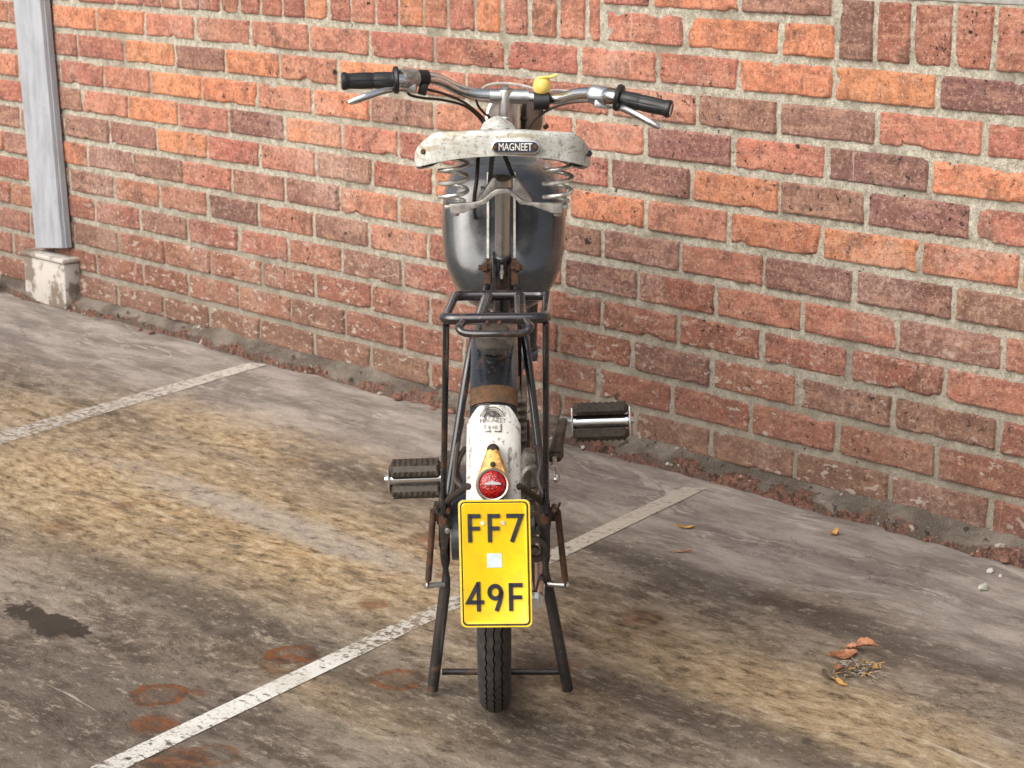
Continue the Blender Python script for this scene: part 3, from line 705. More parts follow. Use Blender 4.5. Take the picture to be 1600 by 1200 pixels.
# worn round maker's emblem: arcs and letters that follow the curve
def text_mesh(body, size, spacing=1.0, bold=0.0):
    cu = bpy.data.curves.new('t', 'FONT'); cu.body = body; cu.size = size; cu.align_x = 'CENTER'; cu.align_y = 'CENTER'; cu.space_character = spacing; cu.resolution_u = 3; cu.offset = bold
    o = bpy.data.objects.new('t', cu); C.objects.link(o); dg = bpy.context.evaluated_depsgraph_get(); dg.update()
    me = bpy.data.meshes.new_from_object(o.evaluated_get(dg)); bpy.data.objects.remove(o); bpy.data.curves.remove(cu)
    vs = [v.co.copy() for v in me.vertices]; fs = [tuple(p.vertices) for p in me.polygons]; bpy.data.meshes.remove(me); return vs, fs
def m_decal():
    M = Mat('worn_decal_ink'); n = M.noise(260, 5, .75); M.set((.055, .05, .045), .6)
    tr = M.n('ShaderNodeBsdfTransparent'); ms = M.n('ShaderNodeMixShader')
    M.t.links.new(M.step(n, .40, .46), ms.inputs[0]); M.t.links.new(tr.outputs[0], ms.inputs[1]); M.t.links.new(M.b.outputs[0], ms.inputs[2])
    M.t.links.new(ms.outputs[0], M.out.inputs[0]); return M.m
DECAL = m_decal()
m = MB()
def arc_band(cx_, cy_, r0, r1, a0, a1, n=26):
    vs = []; fs = []
    for i in range(n + 1):
        a = R(a0 + (a1 - a0) * i / n)
        for r in (r0, r1): vs.append(fpix(cx_ + r * math.cos(a), cy_ - r * math.sin(a)))
    for i in range(n): fs.append((2 * i, 2 * i + 1, 2 * i + 3, 2 * i + 2))
    m.add(vs, fs)
for r0, r1 in ((19, 20.5), (16, 17), (13, 14.5)): arc_band(769, 659, r0, r1, 15, 165)
arc_band(770, 651, 1, 6, 0, 360); arc_band(762, 648, 1, 3, 0, 360); arc_band(777, 653, 1, 3.5, 0, 360)
vs, fs = text_mesh('MAGNEET', 9.6, .92); m.add([fpix(770 + v.x, 661 - v.y - .0) for v in vs], fs)
vs, fs = text_mesh('RVE', 7.5, 1.3); m.add([fpix(770 + v.x, 672 - v.y) for v in vs], fs)
for (a, b, c, d) in ((757, 667, 759, 678), (757, 677, 768, 679), (782, 666, 784, 677), (773, 677, 784, 679)):
    m.add([fpix(a, b), fpix(c, b), fpix(c, d), fpix(a, d)], [(0, 1, 2, 3)])
m.build('emblem', DECAL, rf, weld=False)
m = MB()
for px in (733.5, 810):
    m = MB(); c = fpix(px, 757, off=.0035); nn = (c - Vector((c.x * .6 + CX * .4, AY, AZ))).normalized(); m.lathe([(0, .003), (.003, .0025), (.0045, .0005), (.0045, -.002)], c, nn, 12); m.build('fender_screw', DARKSTEEL, rf)

# tail light: teardrop housing and red lens
lc = at(770, 757, 2.668); th = R(27); ln = Vector((0, -math.cos(th * .55), math.sin(th * .55))).normalized(); lu = X_; lv = ln.cross(lu) * -1
lv = Z_ - ln * Z_.dot(ln); lv.normalize()
tl_ = empty('tail_light', lc); attach(tl_, moped)
m = MB(); rim = []
tp = at(768, 704, 2.715); hgt_ = (tp - lc).dot(lv)
r0 = .0225; rt = .0075
def teardrop(s, n=40):
    o = []
    a = math.acos((r0 - rt) / hgt_)
    for i in range(n + 1):
        g = (math.pi / 2 - a) + 0; an = math.pi / 2 - a - (2 * math.pi - 2 * a) * i / n if False else None
    for i in range(29):
        an = (math.pi / 2 + a) + (2 * math.pi - 2 * a) * i / 28; o.append((r0 * math.cos(an), r0 * math.sin(an)))
    for i in range(11):
        an = (math.pi / 2 - a) + (2 * a) * i / 10; o.append((rt * math.cos(an), hgt_ + rt * math.sin(an)))
    return [(x * s, (y - hgt_ * .3) * s + hgt_ * .3) for x, y in o]
layers = [(1.06, -.040), (1.06, -.006), (1.0, .001), (.90, .004), (.5, .0055)]
vs = []; n_ = 40
for s, d in layers:
    for (x, y) in teardrop(s):
        tilt = max(0, y) / hgt_ * -.010
        vs.append(lc + lu * x + lv * y + ln * (d + tilt))
fs = [(i * n_ + k, i * n_ + (k + 1) % n_, (i + 1) * n_ + (k + 1) % n_, (i + 1) * n_ + k) for i in range(len(layers) - 1) for k in range(n_)]
fs.append(tuple((len(layers) - 1) * n_ + k for k in range(n_))); m.add(vs, fs); m.build('housing', HOUSING, tl_, 40)
m = MB(); m.lathe([(0, .0125), (.008, .0118), (.015, .0092), (.0185, .006), (.0195, .003)], lc + ln * .004, ln, 40); m.build('red_lens', LENS, tl_, 50)
m = MB(); m.lathe([(.0192, .0105), (.0208, .0112), (.0224, .0085), (.0226, .0), (.0192, .0)], lc + ln * .0, ln, 40, closed=True); m.build('lens_ring', STEEL, tl_)
m = MB(); e = [(-.011, .001), (-.004, .0025), (0, .0045), (.004, .0025), (.011, .001), (.011, -.001), (-.011, -.0012)]
m.prism([lc + lu * x + lv * (y + .0015) + ln * .0172 for x, y in e], -ln * .006); m.build('lens_bar', STEEL, tl_)
m = MB(); c = lc + lv * (hgt_ * .60) + ln * .0005; m.lathe([(0, .0045), (.003, .004), (.0038, .001), (.0038, -.004)], c, ln, 14)
m.lathe([(0, .004), (.006, .003), (.0085, -.001), (.0088, -.012)], lc + lv * (hgt_ + .001) - ln * .0098, ln, 18); m.build('housing_screw', DARKSTEEL, tl_)

# number plate
TLp, TRp, BLp = at(716, 781, 2.628), at(826.5, 780, 2.628), at(721, 981, 2.600)
pu = (TRp - TLp) * 1.02; pv = BLp - TLp; pn = pv.cross(pu).normalized()
if pn.y > 0: pn = -pn
TLp = TLp - pu * .005
def pl(u, v, o=0.0): return TLp + pu * u + pv * v + pn * o
PW, PH = pu.length, pv.length
def rrect(ins, rad, n=6):
    a, b = ins / PW, ins / PH; o = []
    for (cx_, cy_, a0) in ((1 - a, 1 - b, 0), (a, 1 - b, 90), (a, b, 180), (1 - a, b, 270)):
        ccx = cx_ - math.copysign(rad / PW, cx_ - .5); ccy = cy_ - math.copysign(rad / PH, cy_ - .5)
        for i in range(n + 1):
            t = R(a0 + 90 * i / n); o.append((ccx + rad / PW * math.cos(t), ccy + rad / PH * math.sin(t)))
    return o
m = MB(); loops = []
prof = [(.0005, .0075, -.002, 1), (0, .008, 0, 1), (.0008, .0075, .0014, 1), (.0026, .0065, .0014, 0), (.0034, .006, .0004, 2), (.0046, .0055, .0004, 2), (.0056, .005, .0014, 0), (.0068, .0045, .0006, 0)]
vs = []; Nn = 28
for ins, rad, o, _ in prof: vs += [pl(u, v, o) for u, v in rrect(ins, rad)]
for li in range(len(prof) - 1):
    mi = {0: 1, 1: 1, 2: 0, 3: 2, 4: 2, 5: 0, 6: 0}[li]
    m.add(vs[li * Nn:(li + 2) * Nn], [(k, (k + 1) % Nn, Nn + (k + 1) % Nn, Nn + k) for k in range(Nn)], mi)
m.add(vs[-Nn:], [tuple(range(Nn))], 0); m.add(vs[:Nn], [tuple(range(Nn))], 1)
plate = m.build('number_plate', [PLATE, LIP, INK], moped, 40); plate['label'] = 'yellow number plate reading FF7 49F'
def stroke(m, pts, wd, n=0, closed=False):
    """embossed stroke of width wd (m) through plate points (u, v)"""
    P2 = [Vector((u * PW, v * PH, 0)) for u, v in pts]
    L = []; Rr = []
    for i, p_ in enumerate(P2):
        a = P2[i - 1] if i > 0 else p_; b = P2[i + 1] if i < len(P2) - 1 else p_
        d0 = (p_ - a).normalized() if i > 0 else (b - p_).normalized(); d1 = (b - p_).normalized() if i < len(P2) - 1 else d0
        t = (d0 + d1).normalized(); nn = Vector((-t.y, t.x, 0)); k = 1 / max(.35, nn.dot(Vector((-d0.y, d0.x, 0))))
        L.append(p_ + nn * wd / 2 * k); Rr.append(p_ - nn * wd / 2 * k)
    vs = []; N = len(P2)
    for i in range(N):
        mid = (L[i] + Rr[i]) / 2
        for q, o in ((L[i], .0004), (L[i] * .80 + mid * .20, .0027), (Rr[i] * .80 + mid * .20, .0027), (Rr[i], .0004)):
            vs.append(pl(q.x / PW, q.y / PH, o))
    fs = []
    for i in range(N - 1):
        for k in range(3): fs.append((i * 4 + k, i * 4 + k + 1, i * 4 + k + 5, i * 4 + k + 4))
    fs += [(0, 1, 2, 3), tuple((N - 1) * 4 + k for k in range(4))]; m.add(vs, fs)
sw = .0062
def letF(u0, u1, v0, v1):
    m = MB(); c = sw / 2 / PW; r = sw / 2 / PH
    stroke(m, [(u0 + c, v0), (u0 + c, v1)], sw); stroke(m, [(u0 + c, v0 + r), (u1, v0 + r)], sw); stroke(m, [(u0 + c, v0 + (v1 - v0) * .52), (u1 - .01, v0 + (v1 - v0) * .52)], sw * .95); m.build('letter', INK, plate, 40)
letF(.125, .305, .110, .330); letF(.400, .575, .110, .330)
m = MB(); stroke(m, [(.665, .110 + sw / 2 / PH), (.872, .110 + sw / 2 / PH), (.735, .330)], sw); m.build('numeral', INK, plate, 40)
m = MB(); stroke(m, [(.255, .870), (.255, .655), (.250, .655), (.108, .800), (.330, .800)], sw * .95); m.build('numeral', INK, plate, 40)
o9 = []
for i in range(25):
    a = R(-10 + 360 * i / 24); o9.append((.487 + .080 * math.cos(a), .722 - .049 * math.sin(a)))
m = MB(); stroke(m, o9, sw); stroke(m, [(.572, .715), (.566, .752), (.545, .800), (.500, .868)], sw); m.build('numeral', INK, plate, 40)
letF(.672, .868, .650, .868)
m = MB(); m.prism([pl(.385, .418, .0011), pl(.590, .418, .0011), pl(.590, .530, .0011), pl(.385, .530, .0011)], -pn * .0008); m.build('sticker', HOLO, plate)
PBOLT = m_plain('pale_bolt', (.62, .58, .50), .4, .2)
for u in (.335, .622):
    m = MB(); m.lathe([(0, .0030), (.0012, .0030), (.0014, .0018), (.0026, .0022), (.0032, .0006), (.0032, -.001)], pl(u, .183), pn, 14); m.build('plate_bolt', PBOLT, plate)
m = MB(); c = pl(.5, .12, -.02); m.box(c + Vector((0, .012, 0)), (.06, .05, .004), None, .001); m.build('plate_bracket', DARKSTEEL, plate); m = MB(); c = pl(.5, .8, -.015); m.box(c + Vector((0, .014, 0)), (.05, .05, .004), None, .001); m.build('plate_bracket', DARKSTEEL, plate)

# luggage rack
rack = empty('luggage_rack', at(773, 500, 2.71)); attach(rack, moped)
rl, rr_, fl_, fr_ = at(693, 499, 2.71), at(853, 497, 2.71), at(709, 462, 2.99), at(857, 461, 2.99)
def lerp(a, b, t): return a + (b - a) * t
m = MB(); rc = .022
def rr_path(cs, rad, n=6):
    o = []
    for i in range(4):
        p_, a, b = cs[i], cs[i - 1], cs[(i + 1) % 4]; d0 = (a - p_).normalized(); d1 = (b - p_).normalized()
        for k in range(n + 1):
            t = k / n; o.append(p_ + d0 * rad * (1 - t) ** 2 + d1 * rad * t * t)
    return o
m.tube(rr_path([rl, rr_, fr_, fl_], rc), .0078, 14, closed=True); m.build('frame', RACKP, rack)
for (a0, a1) in (((748, 498), (762, 461)), ((813, 497), (812, 461))):
    m = MB(); a = at(*a0, 2.71); b = at(*a1, 2.99); u = X_ * .0098; z = Z_ * .003
    m.tube([a, lerp(a, b, .5), b], .0085, 16, flat=(.6, 1)); m.build('slat', RACKP, rack)
m = MB(); m.tube([at(724, 503, 2.700), at(721, 507, 2.68), at(717, 513, 2.662), at(729, 521, 2.655), at(772, 522, 2.65), at(816, 520, 2.655), at(829, 511, 2.662), at(826, 506, 2.68), at(823, 501, 2.700)], .0052, 12, 6); m.build('handle', RACKP, rack)
for px, py in ((762, 505), (781, 505)):
    m = MB(); c = at(px, py, 2.7005); m.lathe([(0, .003), (.002, .0025), (.0032, 0), (.0032, -.003)], c, (0, -1, -.2), 10); m.build('rivet', RUST, rack)
for (top, bot) in (((697, 508, 2.715), (693, 786, 2.93)), ((853, 506, 2.715), (853, 786, 2.93))):
    m = MB(); a, b = at(*top), at(*bot); b2 = a + (b - a) * .93
    m.tube([a, a + (b - a) * .02, b2, b], [.0048, .0047, .0046, .0054], 12); m.box(b, (.008, .022, .03), None, .002); m.build('stay', BLACK, rack)
m = MB(); fp = lambda px, py, off: Vector((at(px, py, 2.86).x, 0, 0))
q0, q1, q2, q3, q4 = 742, 800, 793, 786, 757
A = [at(744, 526, 2.79), at(802, 525, 2.79), at(800, 533, 2.805), at(791, 537, 2.815), at(787, 548, 2.84), at(757, 549, 2.84), at(753, 538, 2.815), at(744, 534, 2.805)]
m.prism(A, Vector((0, .01, -.012)), 0, .001)
m.prism([at(757, 546, 2.835), at(788, 545, 2.835), at(792, 505, 2.735), at(753, 505, 2.735)], Vector((0, .006, -.006)))
c = fend(.0005, R(66), .0335, .004); nn = Vector((0, -math.cos(R(66)), math.sin(R(66))))
m.lathe([(.0, .001), (.0165, .001), (.0175, -.002), (.0175, -.006)], c + nn * .001, nn, 28, 1); m.build('bracket', [CAST, BLACK], rack)
m = MB(); m.lathe([(0, .005), (.004, .005), (.0055, .004), (.006, .0015), (.009, .001), (.009, -.001)], c + nn * .002, nn, 20); m.build('bracket_bolt', STEEL, rack)

# frame tubes
fr = empty('frame', (CX, 3.3, .4)); attach(fr, moped)
sc0, sc1 = at(784, 398, 3.235), at(784, 455, 3.265); BB = Vector((-.018, 3.42, .275))
m = MB(); m.tube([sc0, sc1], [.0150, .0150], 24); m.lathe([(.0128, 0), (.0152, .001), (.0158, -.004), (.0158, -.012)], sc0, (sc0 - sc1), 24); m.build('seat_lug', BLACK, fr)
m = MB(); m.tube([sc1, BB], .0145, 16); m.tube([lerp(sc1, BB, .1), Vector((-.012, 3.80, .70))], .014, 14); m.tube([BB, Vector((-.012, 3.84, .60))], .016, 14); m.tube([Vector((-.013, 3.86, .53)), Vector((-.012, 3.835, .74))], .019, 18); m.build('main_tubes', BLACK, fr)
for top, mid, bot in (((764, 436, 3.235), (736, 545, 3.05), (698, 783, 2.975)), ((804, 436, 3.235), (823, 545, 3.05), (851, 783, 2.975))):
    m = MB(); m.tube([at(*top), at(top[0] + (-5 if top[0] < 784 else 5), 455, 3.215), at(*mid), at(*bot)], [.0055, .0060, .0064, .0064], 14, 8); m.build('seat_stay', BLACK, fr)
    m = MB(); s = -1 if top[0] < 784 else 1; m.tube([BB + X_ * s * .03, Vector((CX + s * .052, 3.2, .283)), Vector((CX + s * .066, AY, AZ))], .0085, 12, 6); m.build('chain_stay', BLACK, fr)
for px, s in ((757.5, -1), (808, 1)):
    m = MB(); c = at(px, 418 if s < 0 else 418, 3.225); m.tube([c - X_ * .010, c - X_ * .003], .0045, 6); m.tube([c - X_ * .003, c + X_ * .004], .0075, 6); m.tube([c + X_ * .004, c + X_ * .009], .0042, 10)
    m.prism([at(px + 2 * s * -1, 404, 3.23), at(px + 9 * -s, 404, 3.23), at(px + 9 * -s, 445, 3.225), at(px - s * -2, 445, 3.225)], Vector((0, .004, 0))); m.build('clamp_bolt', RUST, fr)
m = MB(); c = at(784, 425, 3.217); m.tube([c + Z_ * .012, c - Z_ * .004], .0038, 6); m.tube([c - Z_ * .004, c - Z_ * .011], .0025, 8); m.build('clamp_screw', CHROME, fr)
# inner fender side plates
for x0, s in ((737, -1), (824, 1)):
    m = MB(); m.prism([at(742 if s < 0 else 815, 525, 3.03), at(750 if s < 0 else 808, 525, 3.03), at(745 if s < 0 else 815, 640, 2.97), at(x0 - 8 * -s * -1, 700, 2.93), at(x0 - 10 * -s * -1, 640, 2.95)], Vector((0, .003, 0))); m.build('side_plate', DARKSTEEL, fr)

# seat post, saddle
m = MB(); pt, pb = at(785.5, 279, 3.195), at(785, 410, 3.24); m.tube([pt, lerp(pt, pb, .04), pb], .0118, 24); m.lathe([(.0085, .001), (.0135, .001), (.0140, -.004), (.0140, -.018)], pt, (pt - pb), 24); m.build('seat_post', STEEL, moped)
SX, SYAW = -.0115, -.043
half = [(0, 3.046), (.035, 3.048), (.07, 3.054), (.100, 3.065), (.122, 3.083), (.133, 3.108), (.1335, 3.135), (.124, 3.165), (.100, 3.195), (.074, 3.222), (.050, 3.252), (.034, 3.285), (.0265, 3.315), (.024, 3.335), (.018, 3.350), (.008, 3.357), (0, 3.358)]
hp = []
for i in range(len(half) - 1):
    g = lambda k: Vector((*half[max(0, min(len(half) - 1, k))], 0)); a, b, c, d = g(i - 1), g(i), g(i + 1), g(i + 2)
    for s in range(5):
        t = s / 5; hp.append(.5 * ((2 * b) + (c - a) * t + (2 * a - 5 * b + 4 * c - d) * t * t + (3 * b - a - 3 * c + d) * t ** 3))
hp.append(Vector((0, 3.358, 0)))
outl = [(p_.x, p_.y) for p_ in hp] + [(-p_.x, p_.y) for p_ in hp[-2:0:-1]]
def s_top(x, y):
    sm = lambda e0, e1, v: (lambda q: q * q * (3 - 2 * q))(max(0, min(1, (v - e0) / (e1 - e0))))
    zc = .8745 - .030 * sm(3.065, 3.17, y) + .0205 * sm(3.235, 3.31, y) - .004 * sm(3.325, 3.36, y)
    side = abs(x) / .1335
    return zc - .007 * side ** 2 - .012 * sm(.80, 1.0, side) - (.012 * (abs(x) / .026) ** 2 if y > 3.26 else 0)
def s_bot(x, y):
    t = max(0, min(1, (y - 3.05) / .30)); side = abs(x) / .1335
    if y < 3.12: return .8385 - .006 * side - .019 * side ** 3
    return lerp(.802, .832, max(0, min(1, (y - 3.18) / .10))) if y > 3.16 else lerp(.8135, .802, (y - 3.12) / .04)
N_ = len(outl); rings = []
ctr = lambda x, y: (0.0, min(max(y, 3.10), 3.33))
def sxf(x, y, z): return Vector((SX + x + (y - 3.05) * SYAW, y, z))
def ring(f, kind):
    o = []
    for (x, y) in outl:
        cx_, cy_ = ctr(x, y); xx = cx_ + (x - cx_) * f; yy = cy_ + (y - cy_) * f; o.append((x, y, xx, yy))
    return o
vs = []
def push(f, zf):
    for (x, y) in outl:
        cx_, cy_ = ctr(x, y); xx = cx_ + (x - cx_) * f; yy = cy_ + (y - cy_) * f; vs.append(sxf(xx, yy, zf(x, y, xx, yy)))
push(.93, lambda x, y, a, b: s_bot(x, y) + .012)
push(.97, lambda x, y, a, b: s_bot(x, y) + .001)
push(.992, lambda x, y, a, b: s_bot(x, y))
push(1.0, lambda x, y, a, b: s_bot(x, y) + .003)
push(1.0, lambda x, y, a, b: lerp(s_bot(x, y), s_top(x, y), .45))
push(.996, lambda x, y, a, b: s_top(x, y) - .008)
push(.980, lambda x, y, a, b: s_top(x, y) - .002)
push(.945, lambda x, y, a, b: s_top(x, y) + .0005)
for f in (.88, .75, .5, .25, 0.0): push(f, lambda x, y, a, b: lerp(s_top(a, b), s_top(x, y), f ** 3) + .0015 * (1 - f))
nr = len(vs) // N_
fs = [(i * N_ + k, i * N_ + (k + 1) % N_, (i + 1) * N_ + (k + 1) % N_, (i + 1) * N_ + k) for i in range(nr - 1) for k in range(N_)]
m = MB(); m.add(vs, fs); saddle = m.build('saddle', SADDLE, moped, 60)
# dark underside pan
m = MB(); vs = [sxf(x * .975, 3.17 + (y - 3.17) * .975, s_bot(x, y) + .0015) for x, y in outl]; vs2 = [sxf(x * .6, 3.17 + (y - 3.17) * .7, .852) for x, y in outl]
m.add(vs + vs2, [(k, (k + 1) % N_, N_ + (k + 1) % N_, N_ + k) for k in range(N_)] + [tuple(N_ + k for k in range(N_))]); m.build('saddle_pan', DARKSTEEL, saddle)
# maker's badge on the back of the saddle
bc = at(805.5, 230, 3.043); bu = (at(843, 230.5, 3.0435) - at(768, 230, 3.043)).normalized(); bn = Vector((0, -1, .10)).normalized(); bv = bn.cross(bu); bv = -bv if bv.z < 0 else bv
BWd = (at(843.5, 230, 3.043) - at(768, 230, 3.043)).length / 2; BHt = (at(805, 220, 3.043) - at(805, 240.5, 3.043)).length / 2
def stadium(k, n=10):
    a, b = BWd - (1 - k) * BHt, BHt * k; o = []
    for i in range(n + 1):
        t = R(-90 + 180 * i / n); o.append((a - b + b * math.cos(t), b * math.sin(t)))
    for i in range(n + 1):
        t = R(90 + 180 * i / n); o.append((-a + b + b * math.cos(t), b * math.sin(t)))
    return o
bp = lambda x, y, o: bc + bu * x + bv * y + bn * o
m = MB(); m.prism([bp(x, y, .002) for x, y in stadium(1)], -bn * .006, 0, .0006); m.prism([bp(x, y, .0026) for x, y in stadium(.80)], -bn * .002, 1)
vs, fs = text_mesh('MAGNEET', .0158, .98); sx_ = (at(832, 230, 3.043).x - at(780, 230, 3.043).x) / (max(v.x for v in vs) - min(v.x for v in vs))
m.add([bp(v.x * sx_ - .0005, v.y * 1.0, .0030) for v in vs], fs, 2)
for px in (774.2, 837):
    c = at(px, 230, 3.04); m.lathe([(0, .0028), (.0025, .0024), (.0036, .0008), (.0038, -.002)], c, bn, 16, 3); m.lathe([(.0038, .0004), (.0044, .0010), (.0047, -.001)], c, bn, 16, 4)
m.build('badge', [CHROME, INK, m_plain('badge_letter_white', (.75, .73, .68), .35), RUST, CHROME], saddle, 30)
m = MB(); m.lathe([(0, .002), (.003, .0016), (.0042, 0), (.0042, -.003)], at(661, 237, 3.0785), (-.5, -1, 0), 14); m.build('saddle_rivet', RUST, saddle)
m = MB(); m.lathe([(0, .0012), (.0042, .0012), (.0052, -.001)], at(921, 240, 3.0775), (.6, -1, 0), 14); m.build('rivet_hole', INK, saddle)
# springs and their carrier
for cx_, sgn in ((708.5, 1), (871.5, 1)):
    c0, c1 = at(cx_, 316, 3.115), at(cx_, 240, 3.115); n = 150; turns = 3.7; pts = []
    for i in range(n + 1):
        t = i / n; a = 2 * math.pi * turns * t + .6; r = .0205 + .0012 * math.sin(t * math.pi)
        pts.append(lerp(c0, c1, t) + Vector((math.cos(a) * r, math.sin(a) * r, 0)))
    m = MB(); m.tube(pts, .0034, 10); m.build('saddle_spring', SPRING, saddle)
pyx = lambda pts, Y: [at(a, b, Y) for a, b in pts]
m = MB()
m.prism(pyx([(702, 319), (742, 316), (754, 312), (768, 300), (777, 295), (793, 295), (801, 300), (814, 312), (823, 316), (879, 318), (879, 333), (862, 333), (832, 322), (813, 319.5), (803, 309), (794, 303), (779, 303), (770, 308), (760, 318), (724, 333), (704, 335)], 3.10), (0, .006, 0), 0, .0012)
for cx_ in (711, 871): m.box(at(cx_, 321, 3.118), (.032, .034, .006), None, .002); m.lathe([(0, -.016), (.006, -.016), (.007, -.012), (.007, 0)], at(cx_, 321, 3.118), Z_, 6)
for pts in ([(770, 278), (775, 278), (775, 300), (750, 318), (745, 316)], [(801, 278), (806, 278), (832, 316), (826, 318), (801, 301)]): m.prism(pyx(pts, 3.135), (0, .03, 0), 0, .001)
m.tube([at(765, 297, 3.16), at(808, 297, 3.16)], .004, 10); m.tube([at(751, 297, 3.15), at(757, 297, 3.15)], .006, 6)
m.build('spring_carrier', CAST, saddle)
m = MB()
for a, b in (((769, 244, 3.15), (764, 300, 3.16)), ((789, 244, 3.15), (802, 276, 3.16))): m.prism([at(a[0] - 4, a[1], a[2]), at(a[0] + 4, a[1], a[2]), at(b[0] + 3.5, b[1], b[2]), at(b[0] - 3.5, b[1], b[2])], (0, .008, 0))
m.build('saddle_strap', BLACK, saddle)

# fuel tank
m = MB(); rings = [  # y, half width, z top, z bottom
    (3.262, .030, .738, .640, 0), (3.266, .060, .757, .600, 0), (3.274, .080, .768, .575, 0), (3.290, .0935, .777, .556, 0), (3.315, .1010, .784, .546, 0), (3.35, .1035, .788, .541, 0), (3.42, .1035, .792, .540, 0), (3.52, .098, .797, .548, 0), (3.62, .086, .800, .565, 0), (3.70, .068, .796, .590, 0), (3.76, .045, .780, .625, 0), (3.785, .015, .755, .67, 0)]
vs = []; NT_ = 64
for (y, hw, zt, zb_, _) in rings:
    zc = zb_ + (zt - zb_) * .56
    for k in range(NT_):
        a = 2 * math.pi * k / NT_; ca, sa = math.cos(a), math.sin(a); e = 2 / 3.1
        x = hw * math.copysign(abs(ca) ** e, ca); zz_ = math.copysign(abs(sa) ** e, sa) * ((zt - zc) if sa > 0 else (zc - zb_))
        if sa < 0: x *= 1 - .20 * (-sa) ** 1.2
        vs.append(Vector((-.0135 + x, y + max(0, (zc + zz_ - .62)) * .42 * max(0, 1 - (y - 3.26) / .3) - max(0, .62 - zc - zz_) * .10, zc + zz_)))
fs = [(i * NT_ + k, i * NT_ + (k + 1) % NT_, (i + 1) * NT_ + (k + 1) % NT_, (i + 1) * NT_ + k) for i in range(len(rings) - 1) for k in range(NT_)]
fs.append(tuple(range(NT_))[::-1]); fs.append(tuple((len(rings) - 1) * NT_ + k for k in range(NT_)))
m.add(vs, fs); tank = m.build('fuel_tank', TANK, moped, 70)
sb = tank.modifiers.new('smooth', 'SUBSURF'); sb.levels = 1; sb.render_levels = 2
for px in (762, 804):
    m = MB(); pts = []
    for i in range(13):
        z = .775 - .165 * i / 12; x = at(px, 350, 3.262).x; pts.append((x, z))
    for i in range(12):
        (x, z), (x2, z2) = pts[i], pts[i + 1]
        yf = lambda z: 3.2585 + max(0, (z - .62)) * .42 + max(0, .63 - z) ** 2 * 12
        m.add([(x - .0019, yf(z), z), (x + .0019, yf(z), z), (x2 + .0019, yf(z2), z2), (x2 - .0019, yf(z2), z2), (x - .0019, yf(z) + .004, z), (x + .0019, yf(z) + .004, z), (x2 + .0019, yf(z2) + .004, z2), (x2 - .0019, yf(z2) + .004, z2)],
              [(0, 1, 2, 3), (0, 4, 7, 3), (1, 5, 6, 2)])
    m.build('tank_trim', PINS, tank)

# handlebar
hb = empty('handlebar', at(790, 150, 3.83)); attach(hb, moped)
Lg0, Lg1 = at(533, 127, 3.70), at(622, 125, 3.715); Rg1, Rg0 = at(964, 152, 3.705), at(1049, 171, 3.67)
m = MB(); m.tube([Lg0, Lg1, at(645, 122, 3.745), at(668, 121.5, 3.765), at(688, 126, 3.79), at(712, 138, 3.815), at(738, 146, 3.83), at(772, 149, 3.835), at(790, 150, 3.835), at(818, 151, 3.835), at(852, 154, 3.83), at(878, 153, 3.815), at(900, 147.5, 3.79), at(920, 146, 3.765), at(942, 148, 3.735), Rg1, Rg0], .0112, 20, 8); m.build('bar', CHROME, hb)
m = MB(); m.lathe([(0, .0), (.012, 0), (.0135, -.003), (.0135, -.05), (.0155, -.052), (.0155, -.085), (.0135, -.088), (.0135, -.13)], at(790, 139, 3.832), (0, -.16, 1), 24)
m.tube([at(766, 150, 3.836), at(826, 151, 3.836)], .0138, 20); m.tube([at(766, 150, 3.836), at(768, 150, 3.836)], .0146, 20); m.tube([at(823, 151, 3.836), at(826, 151, 3.836)], .0146, 20)
m.tube([at(790, 140, 3.829), at(790, 134, 3.828)], .0058, 6); m.build('stem', STEEL, hb)
def grip(p0, p1, name):
    ax = (p1 - p0); L = ax.length; m = MB(); N = 48
    prof = [(0, 0), (.0125, 0), (.0158, .002), (.0165, .006), (.0155, .010), (.0140, .013)]
    body = [(.0140, .016), (.0150, .035), (.0148, .055), (.0140, .058), (.0152, .062), (.0150, .085), (.0146, L - .012), (.0150, L - .010), (.0235, L - .008), (.0250, L - .003), (.0235, L), (.012, L)]
    o = p0; d = ax.normalized(); u = d.orthogonal().normalized(); v = d.cross(u); vs = []; P = prof + body
    for k in range(N):
        a = 2 * math.pi * k / N; e = u * math.cos(a) + v * math.sin(a)
        for (r, h) in P:
            if .014 < h < L - .013: r = r - (.0007 if k % 6 == 0 else 0)
            vs.append(o + d * h + e * r)
    n = len(P); fs = [(k * n + i, ((k + 1) % N) * n + i, ((k + 1) % N) * n + i + 1, k * n + i + 1) for k in range(N) for i in range(n - 1)]
    m.add(vs, fs); return m.build(name, RUBBER, hb, 30)
grip(Lg0, Lg1, 'grip'); grip(Rg0, Rg1, 'grip')
